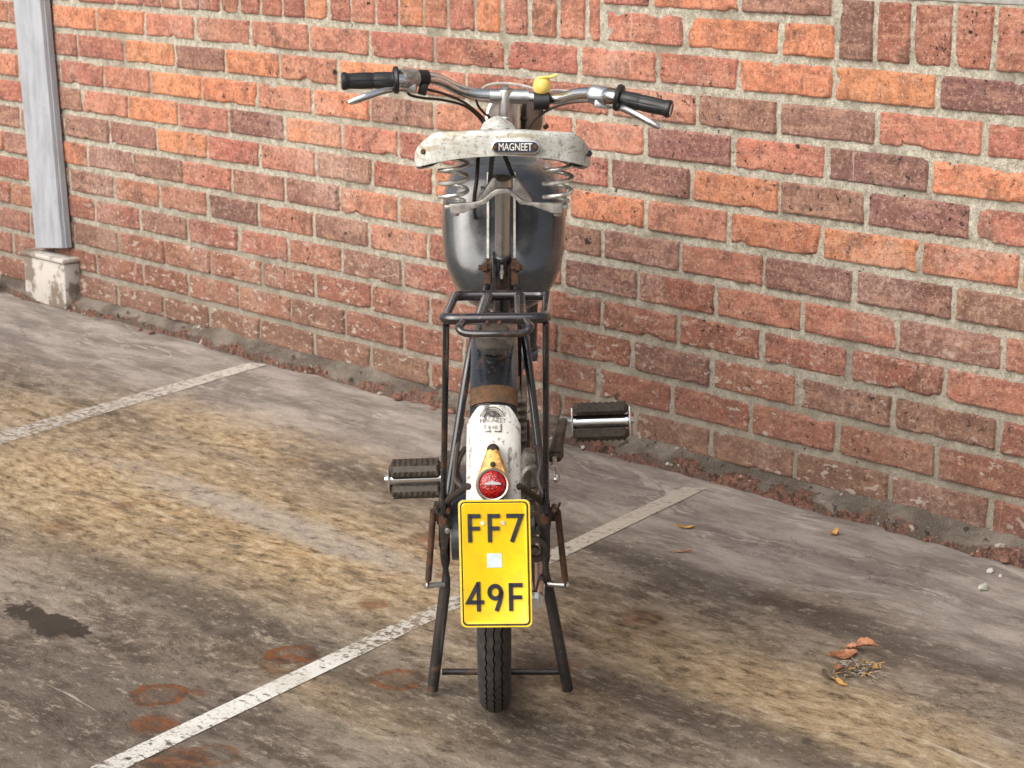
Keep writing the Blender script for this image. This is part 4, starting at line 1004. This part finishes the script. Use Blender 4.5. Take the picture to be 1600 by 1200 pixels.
# lever clamps, levers
m = MB(); a, b = at(624, 124, 3.722), at(649, 122, 3.747); m.tube([a, lerp(a, b, .12), lerp(a, b, .2), lerp(a, b, .75), b], [.0165, .0185, .0175, .0185, .0165], 24)
m.box(at(641, 137, 3.735), (.024, .022, .016), None, .004); m.build('lever_clamp', CAST, hb)
m = MB(); m.lathe([(0, .003), (.003, .002), (.0042, 0), (.0042, -.003)], at(643.5, 125.5, 3.728), (0, -1, .1), 14); m.build('clamp_screw', RUST, hb)
m = MB(); a, b = at(650, 122, 3.749), at(666, 122, 3.763); m.tube([a, b], .0150, 20); m.box(at(661, 139, 3.752), (.016, .012, .022), Matrix.Rotation(R(15), 3, 'Y'), .002); m.build('dip_switch', RUBBER, hb)
m = MB(); a, b = at(926, 147.5, 3.757), at(952, 151, 3.727); m.tube([a, lerp(a, b, .1), lerp(a, b, .25), lerp(a, b, .3), b], [.0165, .0180, .0180, .0170, .0170], 24); m.box(at(942, 163, 3.738), (.032, .020, .014), Matrix.Rotation(R(8), 3, 'Y'), .003)
m.build('twist_clamp', m_chrome('dull_alloy_clamp', (.60, .63, .66), .34, .15, .62), hb)
m = MB(); a, b = at(952, 151, 3.727), at(963, 153, 3.712); m.tube([a, lerp(a, b, .5), b], [.0155, .0165, .0155], 24); m.box(at(964, 166, 3.715), (.018, .018, .012), None, .003); m.build('collar', RUST, hb)
def lever(pts, name, mat):
    m = MB(); m.tube([at(*p_[:3]) for p_ in pts], [p_[3] for p_ in pts], 12, 6, flat=(1.0, .75)); return m.build(name, mat, hb)
lever([(640, 139, 3.735, .006), (622, 138, 3.715, .0065), (600, 142, 3.69, .0062), (575, 150, 3.675, .0066), (556, 157, 3.67, .0066), (545, 161, 3.668, .004)], 'brake_lever', CHROME)
lever([(950, 163, 3.72, .006), (972, 169, 3.69, .0065), (992, 178, 3.665, .0062), (1012, 189, 3.65, .0062), (1024, 196, 3.645, .0056), (1031, 200, 3.643, .003)], 'brake_lever', STEEL)
# bell
m = MB(); c = at(846, 146, 3.822); bx = Vector((.06, -.12, 1)).normalized(); m.lathe([(.0, .031), (.007, .0308), (.012, .028), (.0158, .022), (.0168, .015), (.0162, .007), (.0125, .002), (.0, .001)], c, bx, 32)
lv0 = c + bx * .028; m.tube([lv0 + Vector((-.008, -.004, .001)), lv0 + Vector((.002, -.006, .003)), lv0 + Vector((.014, -.004, .003)), lv0 + Vector((.026, -.002, .007))], [.004, .0048, .0055, .0062], 12, 5, flat=(.6, 1))
bell = m.build('bell', PLASTIC, hb, 45); m = MB(); m.tube([at(834, 158, 3.82), at(858, 157.5, 3.82)], .0165, 16); m.box(at(845, 171, 3.817), (.010, .008, .022), None, .002); m.build('bell_clamp', RUBBER, bell)
# cables
def cable(pts, mat=CABLE, r=.0026):
    m = MB(); m.tube([at(*p_) for p_ in pts], r, 8, 8); return m.build('cable', mat, hb)
cable([(636, 138, 3.735), (640, 148, 3.74), (660, 153, 3.75), (690, 156, 3.78), (725, 165, 3.83), (747, 182, 3.87), (756, 196, 3.88), (765, 225, 3.86)])
cable([(668, 140, 3.76), (695, 147, 3.78), (725, 160, 3.82), (748, 178, 3.86), (757, 190, 3.87), (768, 225, 3.85)])
cable([(743, 152, 3.825), (747, 165, 3.84), (756, 176, 3.86), (766, 185, 3.87), (775, 205, 3.87)])
cable([(930, 158, 3.745), (900, 159, 3.76), (872, 165, 3.79), (848, 177, 3.83), (833, 190, 3.85), (824, 206, 3.86), (815, 230, 3.85)])
cable([(752, 147, 3.85), (756, 137, 3.87), (772, 131, 3.88), (800, 131, 3.88), (826, 136, 3.87), (850, 142, 3.86), (872, 141, 3.85), (892, 143, 3.82)], CABLEW, .0026)
m = MB(); m.tube([at(747, 246, 3.2), at(745, 280, 3.19), at(741, 312, 3.2), at(742, 340, 3.3)], .0032, 8, 6); m.build('cable', CABLE, moped)

# head lamp, fork
hl = at(806, 186, 3.95); hd = Vector((.04, -1, .10)).normalized(); LAMPG = m_plain('tarnished_lamp_shell', (.20, .175, .155), .38, .55, .35, 40)
m = MB(); m.lathe([(0, .046), (.016, .0445), (.030, .038), (.042, .026), (.050, .008), (.053, -.015), (.054, -.035)], hl, hd, 48); lamp = m.build('head_lamp', LAMPG, moped, 60)
m = MB(); m.lathe([(.054, -.034), (.0575, -.036), (.0585, -.042), (.055, -.050), (.050, -.050)], hl, hd, 48, closed=True); m.build('lamp_rim', CHROME, lamp)
m = MB(); m.lathe([(.050, -.044), (.03, -.054), (0, -.058)], hl, hd, 40); m.build('lamp_glass', m_plain('lamp_glass', (.55, .56, .55), .08, .1), lamp)
m = MB(); sp_ = at(804, 182, 3.895); m.tube([sp_ + Z_ * .0225, sp_ - Z_ * .022], .0125, 20); m.build('speedometer_cup', CHROME, lamp)
m = MB(); m.prism(pyx([(816, 159), (823, 162), (821, 206), (815, 206)], 3.90), (0, .01, 0)); m.tube([at(817, 185, 3.897), at(823, 187, 3.894)], .0035, 8); m.build('lamp_bracket', DARKSTEEL, lamp)
m = MB(); m.tube([at(851, 199, 3.93), at(855, 197, 3.925)], .0045, 8); m.build('lamp_screw', RUST, lamp)
fk = empty('front_fork', (FX, 3.9, .5)); attach(fk, moped)
for s in (-1, 1):
    m = MB(); m.tube([Vector((FX - .004 + s * .045, 3.87, .77)), Vector((FX + s * .045, 3.95, .58)), Vector((FX + s * .048, 4.06, .38)), Vector((FX + s * .048, FYA, AZ))], [.016, .0155, .012, .010], 16, 6); m.build('fork_leg', BLACK, fk)
m = MB(); m.box(Vector((-.011, 3.865, .765)), (.115, .045, .012), None, .004); m.box(Vector((-.011, 3.875, .56)), (.115, .045, .02), None, .004); m.build('fork_crown', CAST, fk)

# engine, chain case, exhaust
eng = empty('engine', (CX, 3.33, .3)); attach(eng, moped)
m = MB(); m.box((CX + .004, 3.36, .262), (.125, .20, .125), None, .028, 4); m.lathe([(0, .072), (.045, .070), (.058, .060), (.060, .05)], (CX, 3.37, .265), X_, 28); m.build('crankcase', ENGINE, eng)
m = MB(); ax = Vector((.0, .05, .5)).normalized()
for i in range(8): m.box(Vector((CX + .008, 3.33, .315)) + ax * .013 * i, (.085, .105, .0045), Matrix.Rotation(R(10), 3, 'X'), .0015)
m.tube([Vector((CX + .008, 3.33, .31)), Vector((CX + .008, 3.33, .31)) + ax * .11], .030, 20); m.build('cylinder', ENGINE, eng)
m = MB(); ov = []
for i in range(40):
    a = 2 * math.pi * i / 40; ov.append(Vector((CX - .046, 3.09 + .155 * math.cos(a), .270 + .062 * math.sin(a))))
m.prism(ov, Vector((-.020, 0, 0)), 0, .0); m.build('chain_case', CASE, eng)
m = MB(); m.tube([Vector((CX + .045, 3.34, .24)), Vector((CX + .070, 3.26, .200)), Vector((CX + .062, 3.12, .185)), Vector((CX + .060, 2.93, .195)), Vector((CX + .060, 2.88, .197))], [.012, .012, .016, .016, .013], 22, 6); m.tube([Vector((CX + .060, 2.881, .197)), Vector((CX + .060, 2.855, .199))], .008, 14); m.build('exhaust', CHROME, eng)
m = MB()
for s in (-1, 1):
    pts = []
    for i in range(16): a = math.pi / 2 + math.pi * i / 15; pts.append(Vector((CX + .050, AY + .045 * -math.cos(a) * -1, AZ + .045 * math.sin(a))))
for i in range(64):
    t = i / 64; Lc = .44
    if t < .4: y, z = AY + Lc * t / .4, AZ + .045
    elif t < .5: a = math.pi / 2 - math.pi * (t - .4) / .1; y, z = AY + Lc + .035 * math.cos(a), .28 + .04 * math.sin(a)
    elif t < .9: y, z = AY + Lc - Lc * (t - .5) / .4, AZ - .045
    else: a = -math.pi / 2 - math.pi * (t - .9) / .1; y, z = AY + .045 * math.cos(a), AZ + .045 * math.sin(a)
    m.box((CX + .052, y, z), (.006, .011, .007), None, .001)
m.build('chain', DARKSTEEL, eng)

# cranks and pedals
cr = empty('crankset', BB); attach(cr, moped)
CRANK = m_plain('greasy_crank_steel', (.085, .070, .055), .38, .5, .5, 60)
def crank(a, b, name):
    m = MB(); d = (b - a).normalized(); m.tube([a - d * .014, a, lerp(a, b, .3), lerp(a, b, .9), b + d * .010], [.012, .016, .011, .010, .011], 14, flat=(.5, 1)); return m.build(name, CRANK, cr)
Pr, Pl, Ar = at(879, 655, 3.55), at(695, 744, 3.295), at(867, 712, 3.42)
crank(Ar, Pr, 'crank'); crank(Vector((Pl.x + .006, 3.42, Ar.z)), Pl + X_ * .006, 'crank')
m = MB(); m.tube([Vector((Pl.x + .008, 3.42, Ar.z)), Ar], .009, 14); m.tube([Ar - X_ * .002, Ar + X_ * .009], .0085, 12); m.build('crank_axle', DARKSTEEL, cr)
m = MB(); m.tube([Pr - X_ * .006, at(893, 659, 3.55)], .0078, 14); m.build('pedal_axle', STEEL, cr)
def pedal(c0, c1, tilt, gap=.0225):
    pd = empty('pedal', lerp(c0, c1, .5)); attach(pd, moped)
    d = (c1 - c0).normalized(); L = (c1 - c0).length; up = (Z_ - d * Z_.dot(d)).normalized(); fw = d.cross(up)
    Mx = Matrix((d, fw, up)).transposed() @ Matrix.Rotation(tilt, 3, 'X'); mid = lerp(c0, c1, .5)
    for s in (1, -1):
        m = MB(); prof = [(-.019, -.0105), (.019, -.0105), (.024, -.004), (.024, .004), (.017, .0115), (-.017, .0115), (-.024, .004), (-.024, -.004)]
        ends = []
        vs = []; st = [(-.5, .50), (-.46, .80), (-.42, 1), (.42, 1), (.46, .80), (.5, .50)]
        for t, k in st:
            for (y, z) in prof: vs.append(mid + Mx @ Vector((L * .93 * t, y * k, s * gap + z * k)))
        fs = [(i * 8 + k, i * 8 + (k + 1) % 8, (i + 1) * 8 + (k + 1) % 8, (i + 1) * 8 + k) for i in range(5) for k in range(8)] + [tuple(range(8))[::-1], tuple(40 + k for k in range(8))]
        m.add(vs, fs)
        for g in range(9):
            m.box(mid + Mx @ Vector((L * .8 * (g / 8 - .5), -.0245, s * gap)), (.0045, .0025, .008), Mx, .0006)
            m.box(mid + Mx @ Vector((L * .8 * (g / 8 - .5), 0, s * gap + s * .0118)), (.0045, .030, .0022), Mx, .0006)
        m.build('pedal_rubber', PEDRUB, pd, 30)
    m = MB(); m.tube([lerp(c0, c1, -.0), lerp(c0, c1, .04), lerp(c0, c1, .05), lerp(c0, c1, .95), lerp(c0, c1, .96), c1], [.007, .010, .0118, .0118, .0140, .0125], 18)
    m.tube([c1, c1 + d * .006], [.0085, .006], 16); m.build('spindle_shell', CHROME, pd)
    for t in (.03, .985): m = MB(); m.box(lerp(c0, c1, t), (.003, .028, gap * 2.3), Mx, .001); m.build('end_plate', STEEL, pd)
pedal(at(891, 660, 3.55), at(985, 657, 3.55), R(14)); pedal(at(693, 746, 3.295), at(607, 749, 3.295), R(6), .0178)

# rear axle fittings
ax_ = empty('axle_fittings', (CX, AY, AZ)); attach(ax_, moped)
m = MB(); m.tube([at(686, 806, AY), at(862, 806, AY)], .006, 12)
for px, s in ((690, -1), (853, 1)):
    c = at(px, 806, AY); m.tube([c - X_ * .007, c + X_ * .007], .0135, 6); m.tube([c + X_ * s * .007, c + X_ * s * .014], .009, 6); m.tube([c + X_ * s * -.016, c + X_ * s * -.012], .017, 16)
m.build('axle_nuts', RUST, ax_)
for px, s in ((694, -1), (850, 1)):
    m = MB(); m.prism([at(px - 8, 775, 2.955), at(px + 8, 775, 2.955), at(px + 6, 830, 2.95), at(px + 4, 868, 2.95), at(px - 4, 868, 2.95), at(px - 6, 830, 2.95)], (0, .012, 0), 0, .0015); m.tube([at(px - 4, 788, 2.95), at(px - 4 + s * 12, 787, 2.95)], .0045, 8); m.tube([at(px + s * 6, 788, 2.95), at(px + s * 9, 788, 2.95)], .0075, 6); m.build('dropout', DARKSTEEL, ax_)
    m = MB(); m.tube([at(px + 4 * -s, 784, 2.93), at(px - s * 14, 776, 2.85), at(771 + s * 40, 760, 2.70)], .0050, 8, 5); m.build('fender_stay', DARKSTEEL, ax_)
for pts in ([(866, 714), (868, 727), (872, 740), (868, 752)],):
    m = MB(); m.tube([at(a, b, 3.05) for a, b in pts], .0035, 8, 5); m.ball(at(869, 749, 3.045), .005); m.build('adjuster', STEEL, ax_)
m = MB(); m.tube([at(717, 712, 3.02), at(712, 735, 3.0), at(716, 755, 2.99), at(704, 776, 2.97)], .006, 8, 6); m.build('brake_cable', CABLE, ax_)
m = MB(); m.lathe([(.012, 0), (.020, .003), (.020, .010), (.012, .012)], at(836, 856, 2.94), (0, -1, 0), 20, closed=True); m.lathe([(0, .012), (.006, .012), (.007, 0)], at(836, 858, 2.94), (0, -1, 0), 8); m.build('brake_anchor', DARKSTEEL, ax_)

m = MB(); m.lathe([(0, .016), (.016, .016), (.020, .012), (.021, -.02), (.018, -.04)], at(829, 742, 3.12), (.25, -1, 0), 24); m.box(at(829, 718, 3.14), (.030, .03, .03), Matrix.Rotation(R(20), 3, 'Y'), .006); m.build('gear_housing', ENGINE, ax_)
for px, py, Y, r, mt in ((682, 797, 2.93, .0042, DARKSTEEL), (700, 797, 2.925, .0048, RUST), (693, 813, 2.925, .0060, RUST), (851, 812, 2.925, .0078, RUST), (866, 795, 2.93, .0048, BRASS), (842, 830, 2.93, .005, DARKSTEEL), (864, 729, 2.96, .0038, STEEL), (699, 828, 2.93, .0045, STEEL)):
    m = MB(); c = at(px, py, Y); m.tube([c + Y_ * .012, c - Y_ * .004], r, 6); m.tube([c - Y_ * .004, c - Y_ * .009], r * .6, 10); m.build('bolt', mt, ax_)
for pts in ([(727, 700, 3.0), (716, 720, 2.98), (710, 745, 2.96), (722, 762, 2.94)], [(838, 690, 3.0), (846, 720, 2.97), (842, 752, 2.95), (856, 785, 2.93)], [(722, 655, 3.02), (714, 700, 2.99), (708, 760, 2.95), (700, 790, 2.94)]):
    m = MB(); m.tube([at(*p_) for p_ in pts], .0042, 8, 8); m.build('cable', CABLE, ax_)
for pts in ([(684, 792), (704, 789), (706, 822), (698, 858), (690, 858), (686, 822)], [(842, 790), (864, 794), (860, 826), (852, 856), (845, 852), (840, 822)]):
    m = MB(); m.prism([at(a_, b_, 2.938) for a_, b_ in pts], (0, .004, 0), 0, .001); m.build('bracket', STAND, ax_)
# centre stand
st = empty('centre_stand', (CX, AY, .15)); attach(st, moped)
for top, mid, foot, s in (((693, 800), (697, 905), (676, 1085), -1), ((850, 800), (853, 900), (887, 1079), 1)):
    m = MB(); a, b, c = at(*top, 2.985), at(*mid, 2.985), at(*foot, 2.99); c.z = max(c.z, .011)
    m.tube([lerp(a, b, .15), lerp(a, b, .72), lerp(a, b, .84), b, lerp(b, c, .1), lerp(b, c, .97), c, c - (c - b).normalized() * -.002], [.009, .0075, .0045, .0066, .0088, .0090, .0090, .0086], 18, flat=None)
    m.build('leg', STAND, st)
    m = MB(); m.prism([at(top[0] - 7, 800, 2.972), at(top[0] + 7, 800, 2.972), at(top[0] + 8, 850, 2.972), at(mid[0] + 2, 880, 2.972), at(mid[0] - 3, 880, 2.972), at(top[0] - 8, 850, 2.972)], (0, .008, 0), 0, .0015); m.lathe([(0, .004), (.004, .003), (.0055, 0)], at(top[0] + s * 2, 848, 2.972), (0, -1, 0), 10); m.build('hinge_plate', STAND, st)
    m = MB(); pe = at(mid[0] + s * 3, 913, 2.97); m.tube([pe, at(mid[0] + s * (28 if s < 0 else 33), 915, 2.96)], .0042, 10); m.ball(at(mid[0] + s * (28 if s < 0 else 33), 915, 2.96), .0052, n=10); m.build('spring_peg', STEEL, st)
m = MB(); a, b = at(690, 1068, 2.985), at(884, 1074, 2.985); a.z = b.z = .03; a.y = b.y = 3.015; m.tube([a, b], .0052, 12); m.build('cross_bar', STAND, st)
for p0, p1 in (((677, 797), (669, 907)), ((871, 797), (883, 907))):
    a, b = at(*p0, 2.955), at(*p1, 2.955); d = (b - a); u = d.normalized(); e1 = u.orthogonal().normalized(); e2 = u.cross(e1); n = 42 * 10; pts = []
    for i in range(n + 1):
        t = i / n; an = 2 * math.pi * 42 * t; pts.append(lerp(a, b, t) + e1 * math.cos(an) * .0042 + e2 * math.sin(an) * .0042)
    m = MB(); m.tube(pts, .00125, 5); m.tube([a, b], .0030, 8); m.tube([a, a + Vector((.004, 0, .012))], .0016, 6); m.tube([b, b + Vector((0, 0, -.010))], .0016, 6); m.build('return_spring', RUST, st)

# ------------------------------------------------------------------ leaves, stones and rubble
def leaf_mat(name, a, b):
    M = Mat(name); n = M.noise(90, 5, .7); return M.set(M.mix(M.step(n, .35, .65), a, b), .65, 0, M.bump(n, .3, .001))
LEAFO = leaf_mat('orange_dry_leaf', (.43, .185, .09), (.20, .080, .04)); LEAFY = leaf_mat('yellow_dry_leaf', (.52, .30, .08), (.36, .19, .05)); LEAFB = leaf_mat('grey_brown_leaf', (.17, .125, .085), (.09, .065, .045))
STONE = leaf_mat('pale_stone', (.50, .50, .44), (.36, .35, .30)); FRAG = leaf_mat('broken_brick', (.24, .115, .075), (.10, .055, .042)); CRUMB = leaf_mat('mortar_crumb', (.38, .34, .285), (.19, .165, .135)); BEIGE = leaf_mat('ochre_stone', (.55, .38, .20), (.40, .26, .13))
def leaf(name, px, py, L, W_, rot, mat, curl=.25, seed=0, tilt=0.0, z=.004):
    rg = random.Random(seed); c = gnd(px, py); n = 14; m = MB(); vs = []; fs = []
    M = Matrix.Rotation(rot, 3, 'Z') @ Matrix.Rotation(tilt, 3, 'X')
    for i in range(n + 1):
        t = i / n; wd = W_ * math.sin(math.pi * min(1, t * .94 + .05)) ** .7 * (1 + rg.uniform(-.28, .22)); b = curl * L * (math.sin(t * math.pi * 1.2 + seed) * .16)
        for k in range(7):
            f = k / 3 - 1; fold = abs(f) ** 1.5 * curl * W_ * (1 + .5 * math.sin(t * 5 + seed)); jx = rg.uniform(-.04, .04) * L
            vs.append(M @ Vector((L * (t - .5) + jx * abs(f), f * wd, b + fold + rg.uniform(-.0007, .0007))))
    for i in range(n):
        for k in range(6): fs.append((i * 7 + k, i * 7 + k + 1, i * 7 + k + 8, i * 7 + k + 7))
    lo = min(v.z for v in vs); base = len(vs)
    vs = [Vector((c.x, c.y, z - lo - .003)) + v for v in vs]; vs += [v + Vector((0, 0, -.0006)) for v in vs]
    fs += [tuple(i + base for i in f[::-1]) for f in fs]; m.add(vs, fs)
    mid = [vs[i * 7 + 3] + Vector((0, 0, .0004)) for i in range(n + 1)]; st_ = mid[0] + M @ Vector((-L * .22, 0, .002)); m.tube([st_] + mid, [.0007] + [.0009] * (n + 1), 5)
    return m.build(name, mat, None, 60, weld=False)
def stone(name, px, py, sz, mat, seed, sc=(1, .8, .6), pos=None):
    rg = random.Random(seed); c = gnd(px, py) if pos is None else pos; bm = bmesh.new(); bmesh.ops.create_icosphere(bm, subdivisions=2, radius=1)
    off = Vector((rg.uniform(0, 50),) * 3); rot = Matrix.Rotation(rg.uniform(0, 6.28), 3, 'Z')
    for _ in range(5):          # knock flat faces off it
        nn = Vector((rg.uniform(-1, 1), rg.uniform(-1, 1), rg.uniform(-.3, 1))).normalized(); d = rg.uniform(.42, .78)
        for v in bm.verts:
            k = v.co.dot(nn) - d
            if k > 0: v.co -= nn * k
    for v in bm.verts: v.co *= 1 + .30 * mnoise.noise(v.co * 1.6 + off)
    pts = [rot @ Vector((v.co.x * sc[0], v.co.y * sc[1], v.co.z * sc[2])) * sz for v in bm.verts]; lo = min(p_.z for p_ in pts)
    m = MB(); m.add([p_ + c - Vector((0, 0, lo + sz * .06)) for p_ in pts], [[v.index for v in f.verts] for f in bm.faces]); bm.free(); return m.build(name, mat, None, 25)
tag(leaf('dry_leaf', 1318, 1026, .046, .019, R(8), LEAFO, .2, 3), 'broad flat orange dry leaf beside the small heap of plant litter', 'leaf')
tag(leaf('dry_leaf', 1347, 1018, .050, .009, R(-20), LEAFO, .7, 5, .4, .006), 'curled rust brown leaf lying behind the flat orange leaf', 'leaf')
tag(leaf('dry_leaf', 1314, 1070, .026, .006, R(-52), LEAFY, .4, 8), 'narrow ochre leaf sliver in front of the heap of plant litter', 'leaf')
tag(leaf('dry_leaf', 1366, 1045, .014, .005, R(70), LEAFY, .5, 9), 'tiny yellow leaf scrap right of the heap of plant litter', 'leaf')
tag(leaf('dry_leaf', 1311, 1049, .016, .010, R(30), LEAFO, .6, 12), 'small bright orange leaf scrap left of the heap of plant litter', 'leaf')
tag(leaf('dry_leaf', 1296, 1063, .024, .008, R(-15), LEAFB, .8, 14), 'curled grey leaf left of the ochre leaf sliver', 'leaf')
tag(leaf('dry_leaf', 1071, 826, .034, .007, R(4), LEAFY, .4, 21), 'yellow leaf lying flat right of the parking line end', 'leaf')
tag(leaf('dry_leaf', 1304, 836, .018, .009, R(20), LEAFY, .7, 22), 'small folded yellow leaf alone on the grey floor near the wall', 'leaf')
tag(leaf('dry_leaf', 1068, 864, .032, .0035, R(-8), LEAFO, .4, 23), 'thin orange leaf stalk on the floor right of the right pedal', 'leaf')
m = MB(); rl_ = random.Random(4); cc = gnd(1341, 1047)
for i in range(190):
    r = abs(rl_.gauss(0, .5)) * .036; a = rl_.uniform(0, 6.28); p0 = cc + Vector((r * math.cos(a) * 1.1, r * math.sin(a) * 1.25, .002 + max(0, .010 - r * .3) * rl_.random())); a2 = rl_.uniform(0, 6.28); l = rl_.uniform(.006, .022)
    p1 = p0 + Vector((l * math.cos(a2), l * math.sin(a2), rl_.uniform(-.001, .005))); pm = lerp(p0, p1, .5) + Vector((rl_.uniform(-.003, .003), rl_.uniform(-.003, .003), .001)); m.tube([p0, pm, p1], rl_.uniform(.0005, .0011), 5, 3, mi=rl_.choice((0, 0, 0, 1, 1, 2)))
tag(m.build('plant_litter', [LEAFB, CRUMB, LEAFY], weld=False), 'loose tangle of grey twigs and fibres heaped under the orange leaves', 'litter', kind='stuff')
tag(stone('stone', 1536, 922, .013, STONE, 31, (1.2, .8, .45)), 'flat pale green stone on the floor at the far right', 'stone')
tag(stone('stone', 1546, 895, .009, STONE, 32), 'small white stone behind the flat pale green stone', 'stone')
tag(stone('stone', 1563, 901, .0045, STONE, 33), 'tiny white stone right of the small white stone', 'stone')
tag(stone('stone', 546, 594, .020, BEIGE, 34, (1, .8, .9)), 'ochre stone at the foot of the wall left of the moped', 'stone')
tag(stone('stone', 222, 502, .040, CRUMB, 35, (1.3, .8, .75)), 'large grey lump of mortar at the wall near the post', 'stone')
tag(stone('brick_fragment', 175, 487, .034, FRAG, 36, (1.5, .7, .55)), 'orange brick chunk between the post and the grey mortar lump', 'brick fragment')
tag(stone('brick_fragment', 270, 513, .026, FRAG, 37, (1.3, .7, .6)), 'orange brick chunk right of the grey mortar lump', 'brick fragment')
tag(stone('brick_fragment', 336, 540, .016, BEIGE, 38), 'pale orange brick chip at the far end of the left parking line', 'brick fragment')
m = MB(); m.box(wall(-1.40, .022, .075), (.20, .02, .03), MW @ Matrix.Rotation(R(-12), 3, 'Y'), .003); tag(m.build('wooden_strip', m_plain('weathered_white_wood', (.55, .53, .48), .7)), 'pale wooden strip leaning at the wall left of the post', 'wood')
rs_ = random.Random(19)
for i in range(40):
    s = rs_.uniform(-1.0, 2.35); kind = rs_.random(); sz = rs_.uniform(.0035, .011) * (1 if rs_.random() < .8 else 1.7)
    pos = wall(s, 0, rs_.uniform(.030, .062)); pos.z = 0 if (pos - wall(s, 0)).length > .04 else .012
    if kind < .55: o = stone('brick_fragment', 0, 0, sz, FRAG, 100 + i, (1.4, .8, .6), pos); tag(o, 'small broken brick crumb along the foot of the wall', 'brick fragment', 'brick crumbs along the foot of the wall')
    else: o = stone('mortar_crumb', 0, 0, sz * .7, CRUMB if kind < .92 else STONE, 100 + i, (1.2, .8, .7), pos); tag(o, 'small pale mortar crumb along the foot of the wall', 'mortar crumb', 'mortar crumbs along the foot of the wall')
